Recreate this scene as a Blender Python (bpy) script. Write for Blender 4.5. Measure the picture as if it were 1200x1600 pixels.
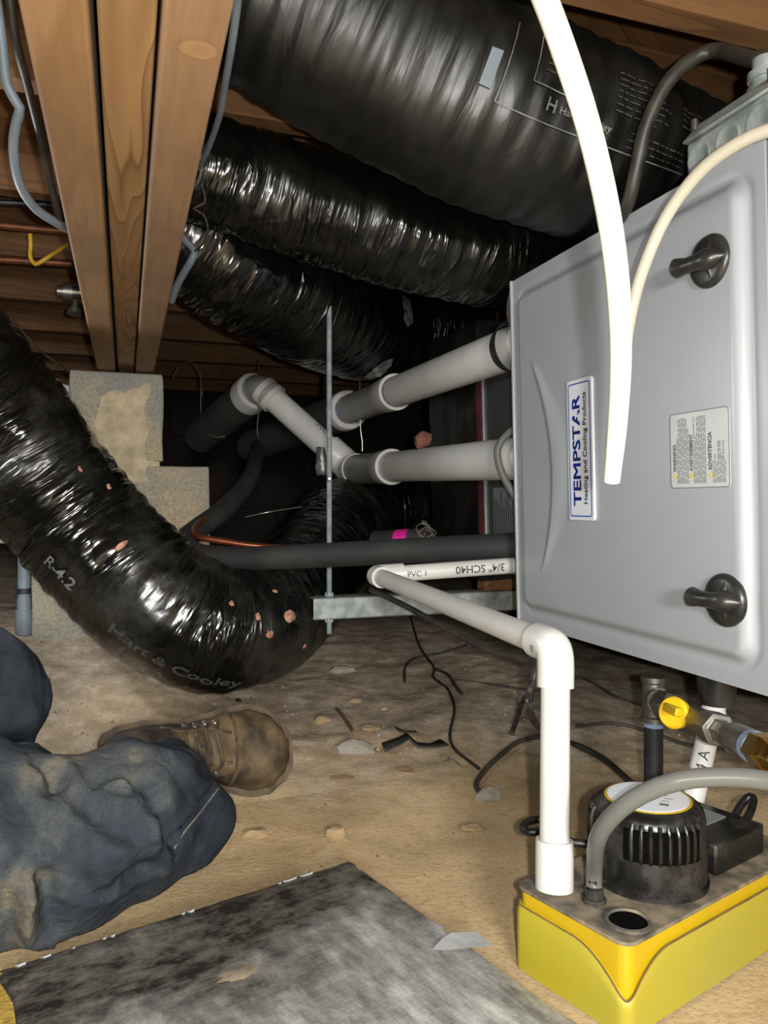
import bpy, bmesh, math, random
from mathutils import Vector, Matrix, noise
random.seed(7)
for o in list(bpy.data.objects): bpy.data.objects.remove(o)
scene = bpy.context.scene
COL = scene.collection
PI = math.pi
# ------------------------------------------------------------------ camera
F = 1200.0          # focal length in pixels of the 1200x1600 frame
HC = 0.42           # camera height above the dug-out dirt
HY = 787.0          # horizon row
cam_d = bpy.data.cameras.new('camera'); cam = bpy.data.objects.new('camera', cam_d); COL.objects.link(cam)
cam.location = (0, 0, HC); cam.rotation_euler = (PI/2, 0, 0)
cam_d.sensor_fit = 'VERTICAL'; cam_d.sensor_height = 36; cam_d.lens = 36*F/1600
cam_d.shift_y = -(800-HY)/1600; cam_d.clip_start = 0.02
scene.camera = cam
# ------------------------------------------------------------------ world and light
w = bpy.data.worlds.new('world'); scene.world = w; w.use_nodes = True
w.node_tree.nodes['Background'].inputs[0].default_value = (0.02, 0.02, 0.022, 1)
w.node_tree.nodes['Background'].inputs[1].default_value = 0.3
def lamp(name, kind, loc, energy, color=(1, 1, 1), size=.01, rot=None):
    l = bpy.data.lights.new(name, kind); l.energy = energy; l.color = color
    if kind == 'AREA': l.size = size
    else: l.shadow_soft_size = size
    o = bpy.data.objects.new(name, l); COL.objects.link(o); o.location = loc
    if rot: o.rotation_euler = rot
    return o
lamp('phone_flash', 'POINT', (0.026, -0.02, HC+.008), 27, (1, .985, .95), .006)
lamp('fill_light_behind', 'AREA', (0.30, -1.05, HC+.22), 48, (1, .975, .93), .30, (PI/2, 0, .0))  # added soft fill behind the camera, evens out the flash falloff
lamp('work_light_side', 'POINT', (-.80, 1.14, HC+.20), 7.0, (.93, .97, 1), .02)
vs = scene.view_settings
vs.view_transform = 'Standard'; vs.look = 'None'; vs.gamma = 1; vs.use_curve_mapping = False; vs.exposure = 0.15

# ------------------------------------------------------------------ helpers
A = Vector((-404/F, 1, 0)).normalized()     # along the girder, away from the camera
B = Vector((A.y, -A.x, 0))                  # across, to the right
Z = Vector((0, 0, 1))
ROT = Matrix.Rotation(math.atan2(-A.x, A.y), 4, 'Z')   # local (b, a, z) -> world
def AB(b, a, z): return B*b + A*a + Z*(z+HC)
def P(px, py, d): return Vector(((px-600)/F*d, d, HC+(HY-py)/F*d))
def V3(*a): return Vector(a)
def sm(a, b, x):
    t = max(0, min(1, (x-a)/(b-a))); return t*t*(3-2*t)
def lin(h):
    h = h.lstrip('#'); r = []
    for i in (0, 2, 4):
        c = int(h[i:i+2], 16)/255
        r.append(c/12.92 if c <= .04045 else ((c+.055)/1.055)**2.4)
    return (r[0], r[1], r[2], 1)
WM = {}
def _place(o, M, parent):
    if parent is not None:
        o.parent = parent; o.matrix_parent_inverse = WM[parent].inverted()
    o.matrix_basis = M; WM[o] = M.copy(); COL.objects.link(o)
def tag(o, label=None, cat=None, group=None, kind=None):
    if label: o['label'] = label
    if cat: o['category'] = cat
    if group: o['group'] = group
    if kind: o['kind'] = kind
    return o
def thing(name, loc, label, cat, group=None, kind=None):
    o = bpy.data.objects.new(name, None); o.empty_display_size = .05
    _place(o, Matrix.Translation(loc), None); return tag(o, label, cat, group, kind)
class MB:
    """collects geometry in world space (or local space when M is given to build)"""
    def __init__(s): s.v = []; s.f = []; s.uv = {}; s.mi = []; s.sm = []; s.cm = 0
    def add(s, vs_, fs, uv=None, smooth=True):
        o = len(s.v); s.v += [Vector(p) for p in vs_]
        for i, f in enumerate(fs):
            if uv: s.uv[len(s.f)] = uv[i]
            s.f.append([o+k for k in f]); s.mi.append(s.cm); s.sm.append(smooth)
        return s
    def hexa(s, c8):
        return s.add(c8, [(0, 3, 2, 1), (4, 5, 6, 7), (0, 1, 5, 4), (1, 2, 6, 5), (2, 3, 7, 6), (3, 0, 4, 7)], smooth=False)
    def box(s, o, x, y, z):
        """o corner, x y z edge vectors"""
        o = Vector(o); return s.hexa([o, o+x, o+x+y, o+y, o+z, o+x+z, o+x+y+z, o+y+z])
    def cbox(s, c, x, y, z): return s.box(Vector(c)-x/2-y/2-z/2, x, y, z)
    def lathe(s, o, axis, prof, n=28, cap=True, ref=None):
        """prof: list of (distance along axis, radius)"""
        axis = Vector(axis).normalized(); r1 = Vector(ref) if ref else (Z if abs(axis.z) < .9 else Vector((1, 0, 0)))
        x = r1.cross(axis).normalized(); y = axis.cross(x)
        vs_ = []; fs = []
        for (t, r) in prof:
            for k in range(n):
                a = 2*PI*k/n; vs_.append(Vector(o)+axis*t+(x*math.cos(a)+y*math.sin(a))*r)
        for i in range(len(prof)-1):
            for k in range(n):
                k2 = (k+1) % n; fs.append((i*n+k, i*n+k2, (i+1)*n+k2, (i+1)*n+k))
        if cap: fs.append(tuple(range(n))[::-1]); fs.append(tuple((len(prof)-1)*n+k for k in range(n)))
        return s.add(vs_, fs)
    def prism(s, poly, n0, depth):
        """poly: world points in a plane, extruded along n0"""
        k = len(poly); vs_ = [Vector(p) for p in poly]+[Vector(p)+Vector(n0)*depth for p in poly]
        fs = [tuple(range(k))[::-1], tuple(range(k, 2*k))]+[(i, (i+1) % k, k+(i+1) % k, k+i) for i in range(k)]
        return s.add(vs_, fs, smooth=False)
    def build(s, name, mat, parent=None, M=None, bevel=0, seg=2, auto=True, origin='base', sub=0):
        me = bpy.data.meshes.new(name)
        mats = mat if isinstance(mat, (list, tuple)) else [mat]
        if M is None:
            if parent is None:
                xs = [p.x for p in s.v]; ys = [p.y for p in s.v]; zs = [p.z for p in s.v]
                M = Matrix.Translation(((min(xs)+max(xs))/2, (min(ys)+max(ys))/2, min(zs)))
            else: M = WM[parent].copy()
            iv = M.inverted(); vv = [iv @ p for p in s.v]
        else: vv = s.v
        me.from_pydata([tuple(p) for p in vv], [], s.f)
        for m in mats: me.materials.append(m)
        for i, p in enumerate(me.polygons): p.use_smooth = s.sm[i]; p.material_index = s.mi[i]
        if s.uv:
            ul = me.uv_layers.new(name='UVMap')
            for i, p in enumerate(me.polygons):
                if i in s.uv:
                    for j, li in enumerate(p.loop_indices): ul.data[li].uv = s.uv[i][j]
        me.update()
        o = bpy.data.objects.new(name, me); _place(o, M, parent)
        if bevel:
            b = o.modifiers.new('bevel', 'BEVEL'); b.width = bevel; b.segments = seg; b.limit_method = 'ANGLE'; b.angle_limit = .7
            for p in me.polygons: p.use_smooth = True
        if sub:
            b = o.modifiers.new('sub', 'SUBSURF'); b.levels = sub; b.render_levels = sub
        elif auto:
            me.set_sharp_from_angle(angle=.7)
        return o
def spline(pts, step, extra=None):
    """Catmull-Rom through pts (Vectors) sampled about every step; extra = list of values interpolated alongside"""
    n = len(pts); out = []; ex = []
    for i in range(n-1):
        p0 = pts[max(i-1, 0)] if i > 0 else pts[0]*2-pts[1]
        p1, p2 = pts[i], pts[i+1]
        p3 = pts[i+2] if i+2 < n else pts[n-1]*2-pts[n-2]
        k = max(2, int((p2-p1).length/step))
        for j in range(k if i < n-2 else k+1):
            t = j/k
            out.append(.5*((2*p1)+(p2-p0)*t+(2*p0-5*p1+4*p2-p3)*t*t+(3*p1-p0-3*p2+p3)*t**3))
            if extra:
                tt = t*t*(3-2*t); ex.append(extra[i]*(1-tt)+extra[i+1]*tt)
    return (out, ex) if extra else out
class Tube:
    def __init__(s, pts, rad, step=.01, seg=20, disp=None, cap=True, flat=1.0, smooth=True, up=Z):
        pts = [Vector(p) for p in pts]
        if not isinstance(rad, (list, tuple)): rad = [rad]*len(pts)
        if smooth and len(pts) > 2: c, r = spline(pts, step, rad)
        else:
            c = []; r = []
            for i in range(len(pts)-1):
                k = max(1, int((pts[i+1]-pts[i]).length/step))
                for j in range(k if i < len(pts)-2 else k+1):
                    c.append(pts[i].lerp(pts[i+1], j/k)); r.append(rad[i]+(rad[i+1]-rad[i])*j/k)
        s.c, s.r, s.seg, s.disp, s.flat = c, r, seg, disp, flat
        s.t = []
        for i in range(len(c)):
            a = c[max(i-1, 0)]; b = c[min(i+1, len(c)-1)]; s.t.append((b-a).normalized())
        s.x = []; ref = up if abs(s.t[0].dot(up)) < .95 else Vector((1, 0, 0))
        x = (ref-s.t[0]*ref.dot(s.t[0])).normalized()
        for i in range(len(c)):
            x = (x-s.t[i]*x.dot(s.t[i])).normalized(); s.x.append(x.copy())
        s.y = [s.t[i].cross(s.x[i]) for i in range(len(c))]
        s.l = [0]
        for i in range(1, len(c)): s.l.append(s.l[-1]+(c[i]-c[i-1]).length)
        s.cap = cap
    def pt(s, i, th, off=0):
        r = s.r[i]+off
        if s.disp: r += s.disp(th, s.l[i])
        return s.c[i]+s.x[i]*(math.cos(th)*r)*s.flat+s.y[i]*(math.sin(th)*r)
    def surf(s, th, v, off=0):
        v = max(0, min(s.l[-1]-1e-6, v)); i = 0
        lo, hi = 0, len(s.l)-1
        while hi-lo > 1:
            m = (lo+hi)//2
            if s.l[m] <= v: lo = m
            else: hi = m
        f = (v-s.l[lo])/(s.l[hi]-s.l[lo])
        return s.pt(lo, th, off).lerp(s.pt(hi, th, off), f)
    def mesh(s, mb=None):
        mb = mb or MB(); n = s.seg; vs_ = []; fs = []; uv = []
        for i in range(len(s.c)):
            for k in range(n): vs_.append(s.pt(i, 2*PI*k/n))
        for i in range(len(s.c)-1):
            cr = 2*PI*s.r[i]
            for k in range(n):
                k2 = (k+1) % n
                fs.append((i*n+k, i*n+k2, (i+1)*n+k2, (i+1)*n+k))
                u0, u1 = cr*k/n, cr*(k+1)/n
                uv.append(((u0, s.l[i]), (u1, s.l[i]), (u1, s.l[i+1]), (u0, s.l[i+1])))
        if s.cap:
            for base in (0, (len(s.c)-1)*n):
                f = tuple(base+k for k in range(n)); fs.append(f if base else f[::-1]); uv.append(tuple((0, 0) for k in range(n)))
        return mb.add(vs_, fs, uv)
    def near(s, P0):
        """(theta, v) of the surface point seen at world direction of P0 from the camera"""
        best = None; o = Vector((0, 0, HC)); d = (Vector(P0)-o).normalized()
        for i in range(0, len(s.c), max(1, len(s.c)//240)):
            for k in range(0, 96):
                th = 2*PI*k/96; q = s.pt(i, th)-o; L = q.length
                e = (q/L-d).length*L
                nrm = (s.x[i]*math.cos(th)+s.y[i]*math.sin(th))
                if nrm.dot(q) > 0: continue
                if best is None or e < best[0]: best = (e, th, s.l[i], i)
        return best[1], best[2], best[3]
def tubeobj(name, pts, rad, mat, parent=None, step=.01, seg=14, **kw):
    return Tube(pts, rad, step, seg, **kw).mesh().build(name, mat, parent)
def text_vf(body, size, bold=0, align='LEFT', fine=False):
    cu = bpy.data.curves.new('t', 'FONT'); cu.body = body; cu.size = size; cu.offset = bold; cu.align_x = align
    cu.resolution_u = 3
    ob = bpy.data.objects.new('t', cu); COL.objects.link(ob)
    me = bpy.data.meshes.new_from_object(ob)
    if fine:
        bm = bmesh.new(); bm.from_mesh(me); bmesh.ops.triangulate(bm, faces=bm.faces[:])
        for _ in range(4):
            es = [e for e in bm.edges if e.calc_length() > size*.11]
            if not es: break
            bmesh.ops.subdivide_edges(bm, edges=es, cuts=1); bmesh.ops.triangulate(bm, faces=bm.faces[:])
        bm.to_mesh(me); bm.free()
    v = [q.co.copy() for q in me.vertices]; f = [tuple(p.vertices) for p in me.polygons]
    bpy.data.objects.remove(ob); bpy.data.curves.remove(cu); bpy.data.meshes.remove(me)
    return v, f
def text_on(mb, body, size, fn, bold=0, align='LEFT'):
    v, f = text_vf(body, size, bold, align, True)
    return mb.add([fn(p.x, p.y) for p in v], f, smooth=False)

# ------------------------------------------------------------------ materials
def newmat(name):
    m = bpy.data.materials.new(name); m.use_nodes = True
    return m, m.node_tree, m.node_tree.nodes['Principled BSDF']
def node(nt, t, **kw):
    n = nt.nodes.new(t)
    for k, v in kw.items(): setattr(n, k, v)
    return n
def ramp(nt, src, stops):
    r = node(nt, 'ShaderNodeValToRGB'); e = r.color_ramp.elements
    e[0].position, e[0].color = stops[0]; e[1].position, e[1].color = stops[-1]
    for p, c in stops[1:-1]:
        q = e.new(p); q.color = c
    nt.links.new(src, r.inputs[0]); return r.outputs[0]
def coords(nt, kind='Object', scale=(1, 1, 1), rot=(0, 0, 0)):
    tc = node(nt, 'ShaderNodeTexCoord'); mp = node(nt, 'ShaderNodeMapping')
    mp.inputs['Scale'].default_value = scale; mp.inputs['Rotation'].default_value = rot
    nt.links.new(tc.outputs[kind], mp.inputs[0]); return mp.outputs[0]
def nz(nt, vec, scale, detail=4, rough=.55, dist=0):
    n = node(nt, 'ShaderNodeTexNoise'); n.inputs['Scale'].default_value = scale; n.inputs['Detail'].default_value = detail
    n.inputs['Roughness'].default_value = rough; n.inputs['Distortion'].default_value = dist
    nt.links.new(vec, n.inputs['Vector']); return n.outputs[0]
def mix(nt, fac, a, b):
    m = node(nt, 'ShaderNodeMix', data_type='RGBA')
    if isinstance(fac, (int, float)): m.inputs[0].default_value = fac
    else: nt.links.new(fac, m.inputs[0])
    for i, c in ((6, a), (7, b)):
        if isinstance(c, (tuple, list)): m.inputs[i].default_value = c
        else: nt.links.new(c, m.inputs[i])
    return m.outputs[2]
def bump(nt, b, h, strength, dist=.002):
    n = node(nt, 'ShaderNodeBump'); n.inputs['Strength'].default_value = strength; n.inputs['Distance'].default_value = dist
    nt.links.new(h, n.inputs['Height']); nt.links.new(n.outputs[0], b.inputs['Normal']); return n
def pm(name, c1, c2=None, scale=20, rough=.5, metal=0, bmp=0, bscale=80, lo=.35, hi=.65, kind='Object', spec=None, rough2=None, bdist=.002, stretch=(1, 1, 1)):
    m, nt, b = newmat(name); c1 = lin(c1) if isinstance(c1, str) else c1
    b.inputs['Roughness'].default_value = rough; b.inputs['Metallic'].default_value = metal
    if spec is not None: b.inputs['Specular IOR Level'].default_value = spec
    vec = coords(nt, kind, stretch)
    if c2:
        c2 = lin(c2) if isinstance(c2, str) else c2
        f = nz(nt, vec, scale); nt.links.new(ramp(nt, f, [(lo, c1), (hi, c2)]), b.inputs['Base Color'])
        if rough2 is not None:
            nt.links.new(ramp(nt, f, [(lo, (rough,)*3+(1,)), (hi, (rough2,)*3+(1,))]), b.inputs['Roughness'])
    else: b.inputs['Base Color'].default_value = c1
    if bmp: bump(nt, b, nz(nt, vec, bscale, 5), bmp, bdist)
    return m
def duct_mat(name, dust=.35, seed=0.0, tint='5f5d54', gloss=.16, wr=.9):
    m, nt, b = newmat(name); uv = coords(nt, 'UV'); ob = coords(nt, 'Object')
    def ridge(sc, rot, dist):
        n_ = nz(nt, coords(nt, 'UV', sc, (0, 0, rot)), 1, 2, .45, dist)
        m1 = node(nt, 'ShaderNodeMath', operation='MULTIPLY_ADD'); nt.links.new(n_, m1.inputs[0]); m1.inputs[1].default_value = 2; m1.inputs[2].default_value = -1
        m2 = node(nt, 'ShaderNodeMath', operation='ABSOLUTE'); nt.links.new(m1.outputs[0], m2.inputs[0])
        m3 = node(nt, 'ShaderNodeMath', operation='SUBTRACT'); m3.inputs[0].default_value = 1; nt.links.new(m2.outputs[0], m3.inputs[1])
        m4 = node(nt, 'ShaderNodeMath', operation='POWER'); nt.links.new(m3.outputs[0], m4.inputs[0]); m4.inputs[1].default_value = 3; return m4.outputs[0]
    r1 = ridge((6, 34, 1), .25, .8); r2 = ridge((15, 80, 1), -.4, .5); r3 = nz(nt, coords(nt, 'UV', (9, 14, 1)), 1, 2)
    ad = node(nt, 'ShaderNodeMath', operation='MULTIPLY_ADD'); nt.links.new(r2, ad.inputs[0]); ad.inputs[1].default_value = .3; nt.links.new(r1, ad.inputs[2])
    msk = ramp(nt, nz(nt, coords(nt, 'UV', (7, 11, 1)), 1, 2), [(.38, (.12,)*3+(1,)), (.62, (1, 1, 1, 1))])
    mm_ = node(nt, 'ShaderNodeMath', operation='MULTIPLY'); nt.links.new(ad.outputs[0], mm_.inputs[0]); nt.links.new(msk, mm_.inputs[1])
    a2 = node(nt, 'ShaderNodeMath', operation='MULTIPLY_ADD'); nt.links.new(r3, a2.inputs[0]); a2.inputs[1].default_value = 1.2; nt.links.new(mm_.outputs[0], a2.inputs[2])
    bump(nt, b, a2.outputs[0], wr, .006)
    d = nz(nt, ob, 7+seed, 6, .65)
    fac = ramp(nt, d, [(.48, (0, 0, 0, 1)), (.80, (dust, dust, dust, 1))])
    nt.links.new(mix(nt, fac, lin('0c0d0b'), lin(tint)), b.inputs['Base Color'])
    nt.links.new(ramp(nt, d, [(.46, (gloss,)*3+(1,)), (.80, (.55,)*3+(1,))]), b.inputs['Roughness'])
    b.inputs['Specular IOR Level'].default_value = .55
    return m
def wood_mat(name, c1, c2, c3, seed=0, ring=9, knots=()):
    """grain along local y"""
    m, nt, b = newmat(name)
    v = coords(nt, 'Object', (1, .10, 1)); tr = node(nt, 'ShaderNodeVectorMath', operation='ADD'); tr.inputs[1].default_value = (seed*3.1, seed*1.7, seed*.9)
    nt.links.new(v, tr.inputs[0])
    n0 = nz(nt, tr.outputs[0], 19, 2, .4, .3)
    mu = node(nt, 'ShaderNodeMath', operation='MULTIPLY'); nt.links.new(n0, mu.inputs[0]); mu.inputs[1].default_value = ring
    fr = node(nt, 'ShaderNodeMath', operation='FRACT'); nt.links.new(mu.outputs[0], fr.inputs[0])
    g = ramp(nt, fr.outputs[0], [(0, (0, 0, 0, 1)), (.8, (.55, .55, .55, 1)), (.93, (1, 1, 1, 1)), (1.0, (.1, .1, .1, 1))])
    st = nz(nt, coords(nt, 'Object', (60, 3, 60)), 3, 4, .6)
    st2 = nz(nt, coords(nt, 'Object', (1, .5, 1)), 11, 4, .6)
    col = mix(nt, g, lin(c1), lin(c2))
    col = mix(nt, ramp(nt, st, [(.4, (0, 0, 0, 1)), (.8, (.35,)*3+(1,))]), col, lin(c3))
    col = mix(nt, ramp(nt, st2, [(.5, (0, 0, 0, 1)), (.75, (.6,)*3+(1,))]), col, lin(c3))
    for (kb, ka, rb, ra) in knots:
        tc = node(nt, 'ShaderNodeTexCoord'); su = node(nt, 'ShaderNodeVectorMath', operation='SUBTRACT'); su.inputs[1].default_value = (kb, ka, 0); nt.links.new(tc.outputs['Object'], su.inputs[0])
        mu2 = node(nt, 'ShaderNodeVectorMath', operation='MULTIPLY'); mu2.inputs[1].default_value = (1/rb, 1/ra, 0); nt.links.new(su.outputs[0], mu2.inputs[0])
        ln = node(nt, 'ShaderNodeVectorMath', operation='LENGTH'); nt.links.new(mu2.outputs[0], ln.inputs[0])
        wob = node(nt, 'ShaderNodeMath', operation='MULTIPLY_ADD'); nt.links.new(st2, wob.inputs[0]); wob.inputs[1].default_value = .5; nt.links.new(ln.outputs[1], wob.inputs[2])
        kc = ramp(nt, wob.outputs[0], [(.2, lin('876440')), (.75, lin('99774e')), (.92, lin('6b4e33')), (1.0, lin(c1))])
        kf = ramp(nt, wob.outputs[0], [(.0, (.6, .6, .6, 1)), (.9, (.55, .55, .55, 1)), (1, (0, 0, 0, 1))])
        col = mix(nt, kf, col, kc)
    nt.links.new(col, b.inputs['Base Color']); b.inputs['Roughness'].default_value = .75
    bump(nt, b, st, .25, .001)
    return m
M = {}
M['duct'] = duct_mat('black_duct_film', .10)
M['duct_d'] = duct_mat('black_duct_film_dusty', .30, 1.3)
M['duct_s'] = duct_mat('black_duct_sleeve', .12, .6, '4c4b44', .38, .15)
M['print'] = pm('duct_print_grey', '787c78', '50534f', 90, .6)
M['print_dim'] = pm('duct_print_dim', '45473f', '2b2c27', 60, .7)
M['pink'] = pm('pink_fibreglass', 'b98a78', '8a5d4c', 70, .95, bmp=.6, bscale=200)
M['foil_tape'] = pm('foil_tape', '9fa1a0', '5a5b5a', 45, .16, .5, bmp=1, bscale=60, bdist=.006)
M['beam1'] = wood_mat('fir_board_plain', '866640', '7b5a34', '5d452b', 1.3, 2.0)
M['beam2'] = wood_mat('fir_board_cathedral', '907046', '64462a', '7a5a38', 2.2, 13)
M['beam3'] = wood_mat('fir_board_worn', '826545', '775a3d', '553f2e', 4.1, 2.5, ((.044, .498, .020, .017),))
M['joist'] = wood_mat('joist_wood', '7d5833', '614226', '4e3520', 5.5, 5)
M['plank'] = wood_mat('subfloor_plank_wood', '7d5733', '664425', '4c331e', 7.7, 5)
def cmu():
    m, nt, b = newmat('concrete_block'); v = coords(nt, 'Object')
    a = nz(nt, v, 5, 5, .6); c = nz(nt, v, 190, 3, .7)
    col = ramp(nt, a, [(.36, lin('7d7f7e')), (.5, lin('8f8a7c')), (.62, lin('a8997c'))])
    col = mix(nt, ramp(nt, c, [(.35, (.55,)*3+(1,)), (.6, (0, 0, 0, 1))]), col, lin('55534c'))
    nt.links.new(col, b.inputs['Base Color']); b.inputs['Roughness'].default_value = .95; bump(nt, b, c, .7, .003); return m
M['cmu'] = cmu()
M['mortar'] = pm('mortar', 'b3a589', '91866e', 30, .95, bmp=.6, bscale=120, bdist=.003)
def dirt():
    m, nt, b = newmat('crawlspace_dirt'); v = coords(nt, 'Object')
    sep = node(nt, 'ShaderNodeSeparateXYZ'); nt.links.new(v, sep.inputs[0])
    n1 = nz(nt, v, 3.2, 5, .6); n2 = nz(nt, v, 26, 6, .65); n3 = nz(nt, v, 160, 4, .7)
    # sand in the trodden pit, grey clay further in
    ma = node(nt, 'ShaderNodeMath', operation='MULTIPLY_ADD'); nt.links.new(n1, ma.inputs[0]); ma.inputs[1].default_value = 1.0; nt.links.new(sep.outputs[1], ma.inputs[2])
    fac = ramp(nt, ma.outputs[0], [(.0, (0, 0, 0, 1)), (1, (1, 1, 1, 1))])
    mr = node(nt, 'ShaderNodeMapRange'); mr.inputs[1].default_value = 1.56; mr.inputs[2].default_value = 1.92
    nt.links.new(ma.outputs[0], mr.inputs[0])
    sand = ramp(nt, n2, [(.3, lin('b39a72')), (.55, lin('bfa781')), (.75, lin('ad9169'))])
    clay = ramp(nt, n2, [(.28, lin('867665')), (.5, lin('a2937f')), (.68, lin('bdb2a2'))])
    col = mix(nt, mr.outputs[0], sand, clay)
    col = mix(nt, ramp(nt, n3, [(.3, (.35,)*3+(1,)), (.5, (0, 0, 0, 1))]), col, lin('6a5844'))
    nt.links.new(col, b.inputs['Base Color']); b.inputs['Roughness'].default_value = 1.0; b.inputs['Specular IOR Level'].default_value = .1
    h = node(nt, 'ShaderNodeMath', operation='MULTIPLY_ADD'); nt.links.new(n3, h.inputs[0]); h.inputs[1].default_value = .3
    hm = node(nt, 'ShaderNodeMath', operation='MULTIPLY_ADD'); nt.links.new(mr.outputs[0], hm.inputs[0]); hm.inputs[1].default_value = .85; hm.inputs[2].default_value = .15
    hn = node(nt, 'ShaderNodeMath', operation='MULTIPLY'); nt.links.new(hm.outputs[0], hn.inputs[0]); nt.links.new(n2, hn.inputs[1]); nt.links.new(hn.outputs[0], h.inputs[2])
    bump(nt, b, h.outputs[0], .5, .009); return m
M['dirt'] = dirt()
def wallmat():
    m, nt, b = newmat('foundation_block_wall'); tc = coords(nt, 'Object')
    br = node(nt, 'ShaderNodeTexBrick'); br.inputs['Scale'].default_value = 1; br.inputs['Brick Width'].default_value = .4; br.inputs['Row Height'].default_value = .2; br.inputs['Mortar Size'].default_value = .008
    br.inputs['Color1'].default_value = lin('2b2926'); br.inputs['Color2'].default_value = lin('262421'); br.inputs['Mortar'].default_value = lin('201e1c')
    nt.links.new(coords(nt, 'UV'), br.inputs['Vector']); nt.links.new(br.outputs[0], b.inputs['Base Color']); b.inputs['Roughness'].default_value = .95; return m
M['wall'] = wallmat()
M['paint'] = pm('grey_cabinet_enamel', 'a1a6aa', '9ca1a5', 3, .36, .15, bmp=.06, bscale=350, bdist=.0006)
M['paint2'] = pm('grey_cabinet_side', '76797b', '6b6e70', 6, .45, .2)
M['knob'] = pm('black_knob_plastic', '1b1b1a', '2f2e2b', 40, .33)
M['badge'] = pm('badge_white', 'cfd4da', None, rough=.3)
M['blue'] = pm('badge_blue', '1d3a9a', None, rough=.4)
M['ink'] = pm('black_ink', '23252b', None, rough=.6)
M['labelgrey'] = pm('label_silver', 'b9bcbc', 'aeb1b1', 20, .4)
M['labelink'] = pm('label_ink_grey', '6e7273', None, rough=.6)
M['labelink2'] = pm('label_ink_dark', '3f4243', None, rough=.6)
M['yellowprint'] = pm('label_yellow', 'c8bd45', None, rough=.5)
M['galv'] = pm('galvanised_steel', 'a9b1ae', '7d8784', 45, .40, .35, bmp=.15, bscale=90)
M['zinc'] = pm('zinc_rod', 'a3b1b1', '8795a0', 60, .33, .35)
M['pvcw'] = pm('white_pvc', 'bfbfbb', 'b7b6b0', 12, .33)
M['pvcg'] = pm('flue_pvc_pale', 'cdcdca', 'bdbab0', 7, .4, lo=.45, hi=.75)
M['pvcg2'] = pm('flue_pvc_fitting_shaded', 'a6a6a3', '989793', 9, .45)  # darker copy of the pipe grey: weaker light on the fittings put into colour
M['primer'] = pm('purple_primer', '6b5d96', '84799f', 40, .4)
M['pipedark'] = pm('dark_insulated_pipe', '3a3a37', '2d2d2b', 10, .75)
M['foam'] = pm('black_foam_insulation', '1d1e1e', '3a3934', 9, .75, bmp=.3, bscale=120, lo=.45, hi=.8)
M['copper'] = pm('copper_tube', '8d4f33', '6e3a26', 30, .42, .7)
M['copperd'] = pm('aged_copper', '7a4a2e', '4f3322', 20, .5, .6)
M['cablegrey'] = pm('grey_cable_sheath', '727d85', '5f6970', 15, .55)
M['cableyel'] = pm('yellow_cable_sheath', 'bd9a2c', None, rough=.5)
M['cablewhite'] = pm('white_cable_sheath', 'c2bdae', 'b8b2a2', 8, .45)
M['cablecream'] = pm('cream_cable_sheath', 'aba594', 'a09a88', 8, .5)
M['cableblk'] = pm('black_cable_sheath', '1d1d1c', '3b382f', 30, .5)
M['cabledirt'] = pm('dusty_cable_sheath', '4a443a', '2c2a26', 30, .7)
M['tank'] = pm('yellow_tank_plastic', '9f9226', '968d38', 6, .45, lo=.4, hi=.7)
M['tankhi'] = pm('yellow_tank_rim_plastic', 'b59608', 'ab8e10', 9, .4)
def pumpblack():
    m, nt, b = newmat('dusty_black_plastic'); v = coords(nt, 'Object'); n = nz(nt, v, 22, 6, .7)
    nt.links.new(ramp(nt, n, [(.50, lin('121211')), (.64, lin('2c2924')), (.80, lin('5b523f'))]), b.inputs['Base Color'])
    nt.links.new(ramp(nt, n, [(.42, (.22,)*3+(1,)), (.65, (.7,)*3+(1,))]), b.inputs['Roughness']); return m
M['pump'] = pumpblack()
M['lid'] = pm('dusty_pump_lid', '45423b', '877a63', 40, .75, lo=.38, hi=.66)
M['hole'] = pm('cavity_shade', '060606', None, rough=1, spec=.05)  # near-black fill, shade inside slots and port put into colour
M['brass'] = pm('brass', 'c09a4a', 'a27f3a', 30, .3, 1)
M['iron'] = pm('black_iron_pipe', '34363a', '26272a', 30, .45, .5)
M['steel'] = pm('dull_steel', '8a8880', '6c6a64', 30, .38, .85)
M['valve'] = pm('yellow_valve_handle', 'd9b216', None, rough=.4)
M['sealant'] = pm('blue_thread_sealant', '7d8ea8', None, rough=.6)
M['vinyl'], _nt, _b = newmat('clear_vinyl_hose')
_b.inputs['Base Color'].default_value = lin('74756f'); _b.inputs['Roughness'].default_value = .3; _b.inputs['Transmission Weight'].default_value = .45; _b.inputs['IOR'].default_value = 1.2
M['denim'] = None
def denim():
    m, nt, b = newmat('dirty_denim'); v = coords(nt, 'Object'); n = nz(nt, v, 8, 6, .62, .4); t = nz(nt, v, 420, 2)
    geo = node(nt, 'ShaderNodeNewGeometry')
    col = ramp(nt, n, [(.32, lin('22272e')), (.50, lin('31373e')), (.60, lin('474a4a')), (.74, lin('7d7059'))])
    col = mix(nt, ramp(nt, t, [(.3, (.3,)*3+(1,)), (.6, (0, 0, 0, 1))]), col, lin('191d23'))
    nt.links.new(col, b.inputs['Base Color']); b.inputs['Roughness'].default_value = .95; b.inputs['Specular IOR Level'].default_value = .15
    f = nz(nt, coords(nt, 'Object', (1, 2.2, 2.2)), 13, 3, .5, 1.2)
    ad = node(nt, 'ShaderNodeMath', operation='MULTIPLY_ADD'); nt.links.new(t, ad.inputs[0]); ad.inputs[1].default_value = .03; nt.links.new(f, ad.inputs[2])
    bump(nt, b, ad.outputs[0], .35, .016); return m
M['denim'] = denim()
M['hemdust'] = pm('dusty_hem_thread', '6f6a5c', '4a4a47', 60, .95)
M['leather'] = pm('worn_brown_leather', '241b12', '66553b', 18, .7, bmp=.4, bscale=120, lo=.40, hi=.66)
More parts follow.
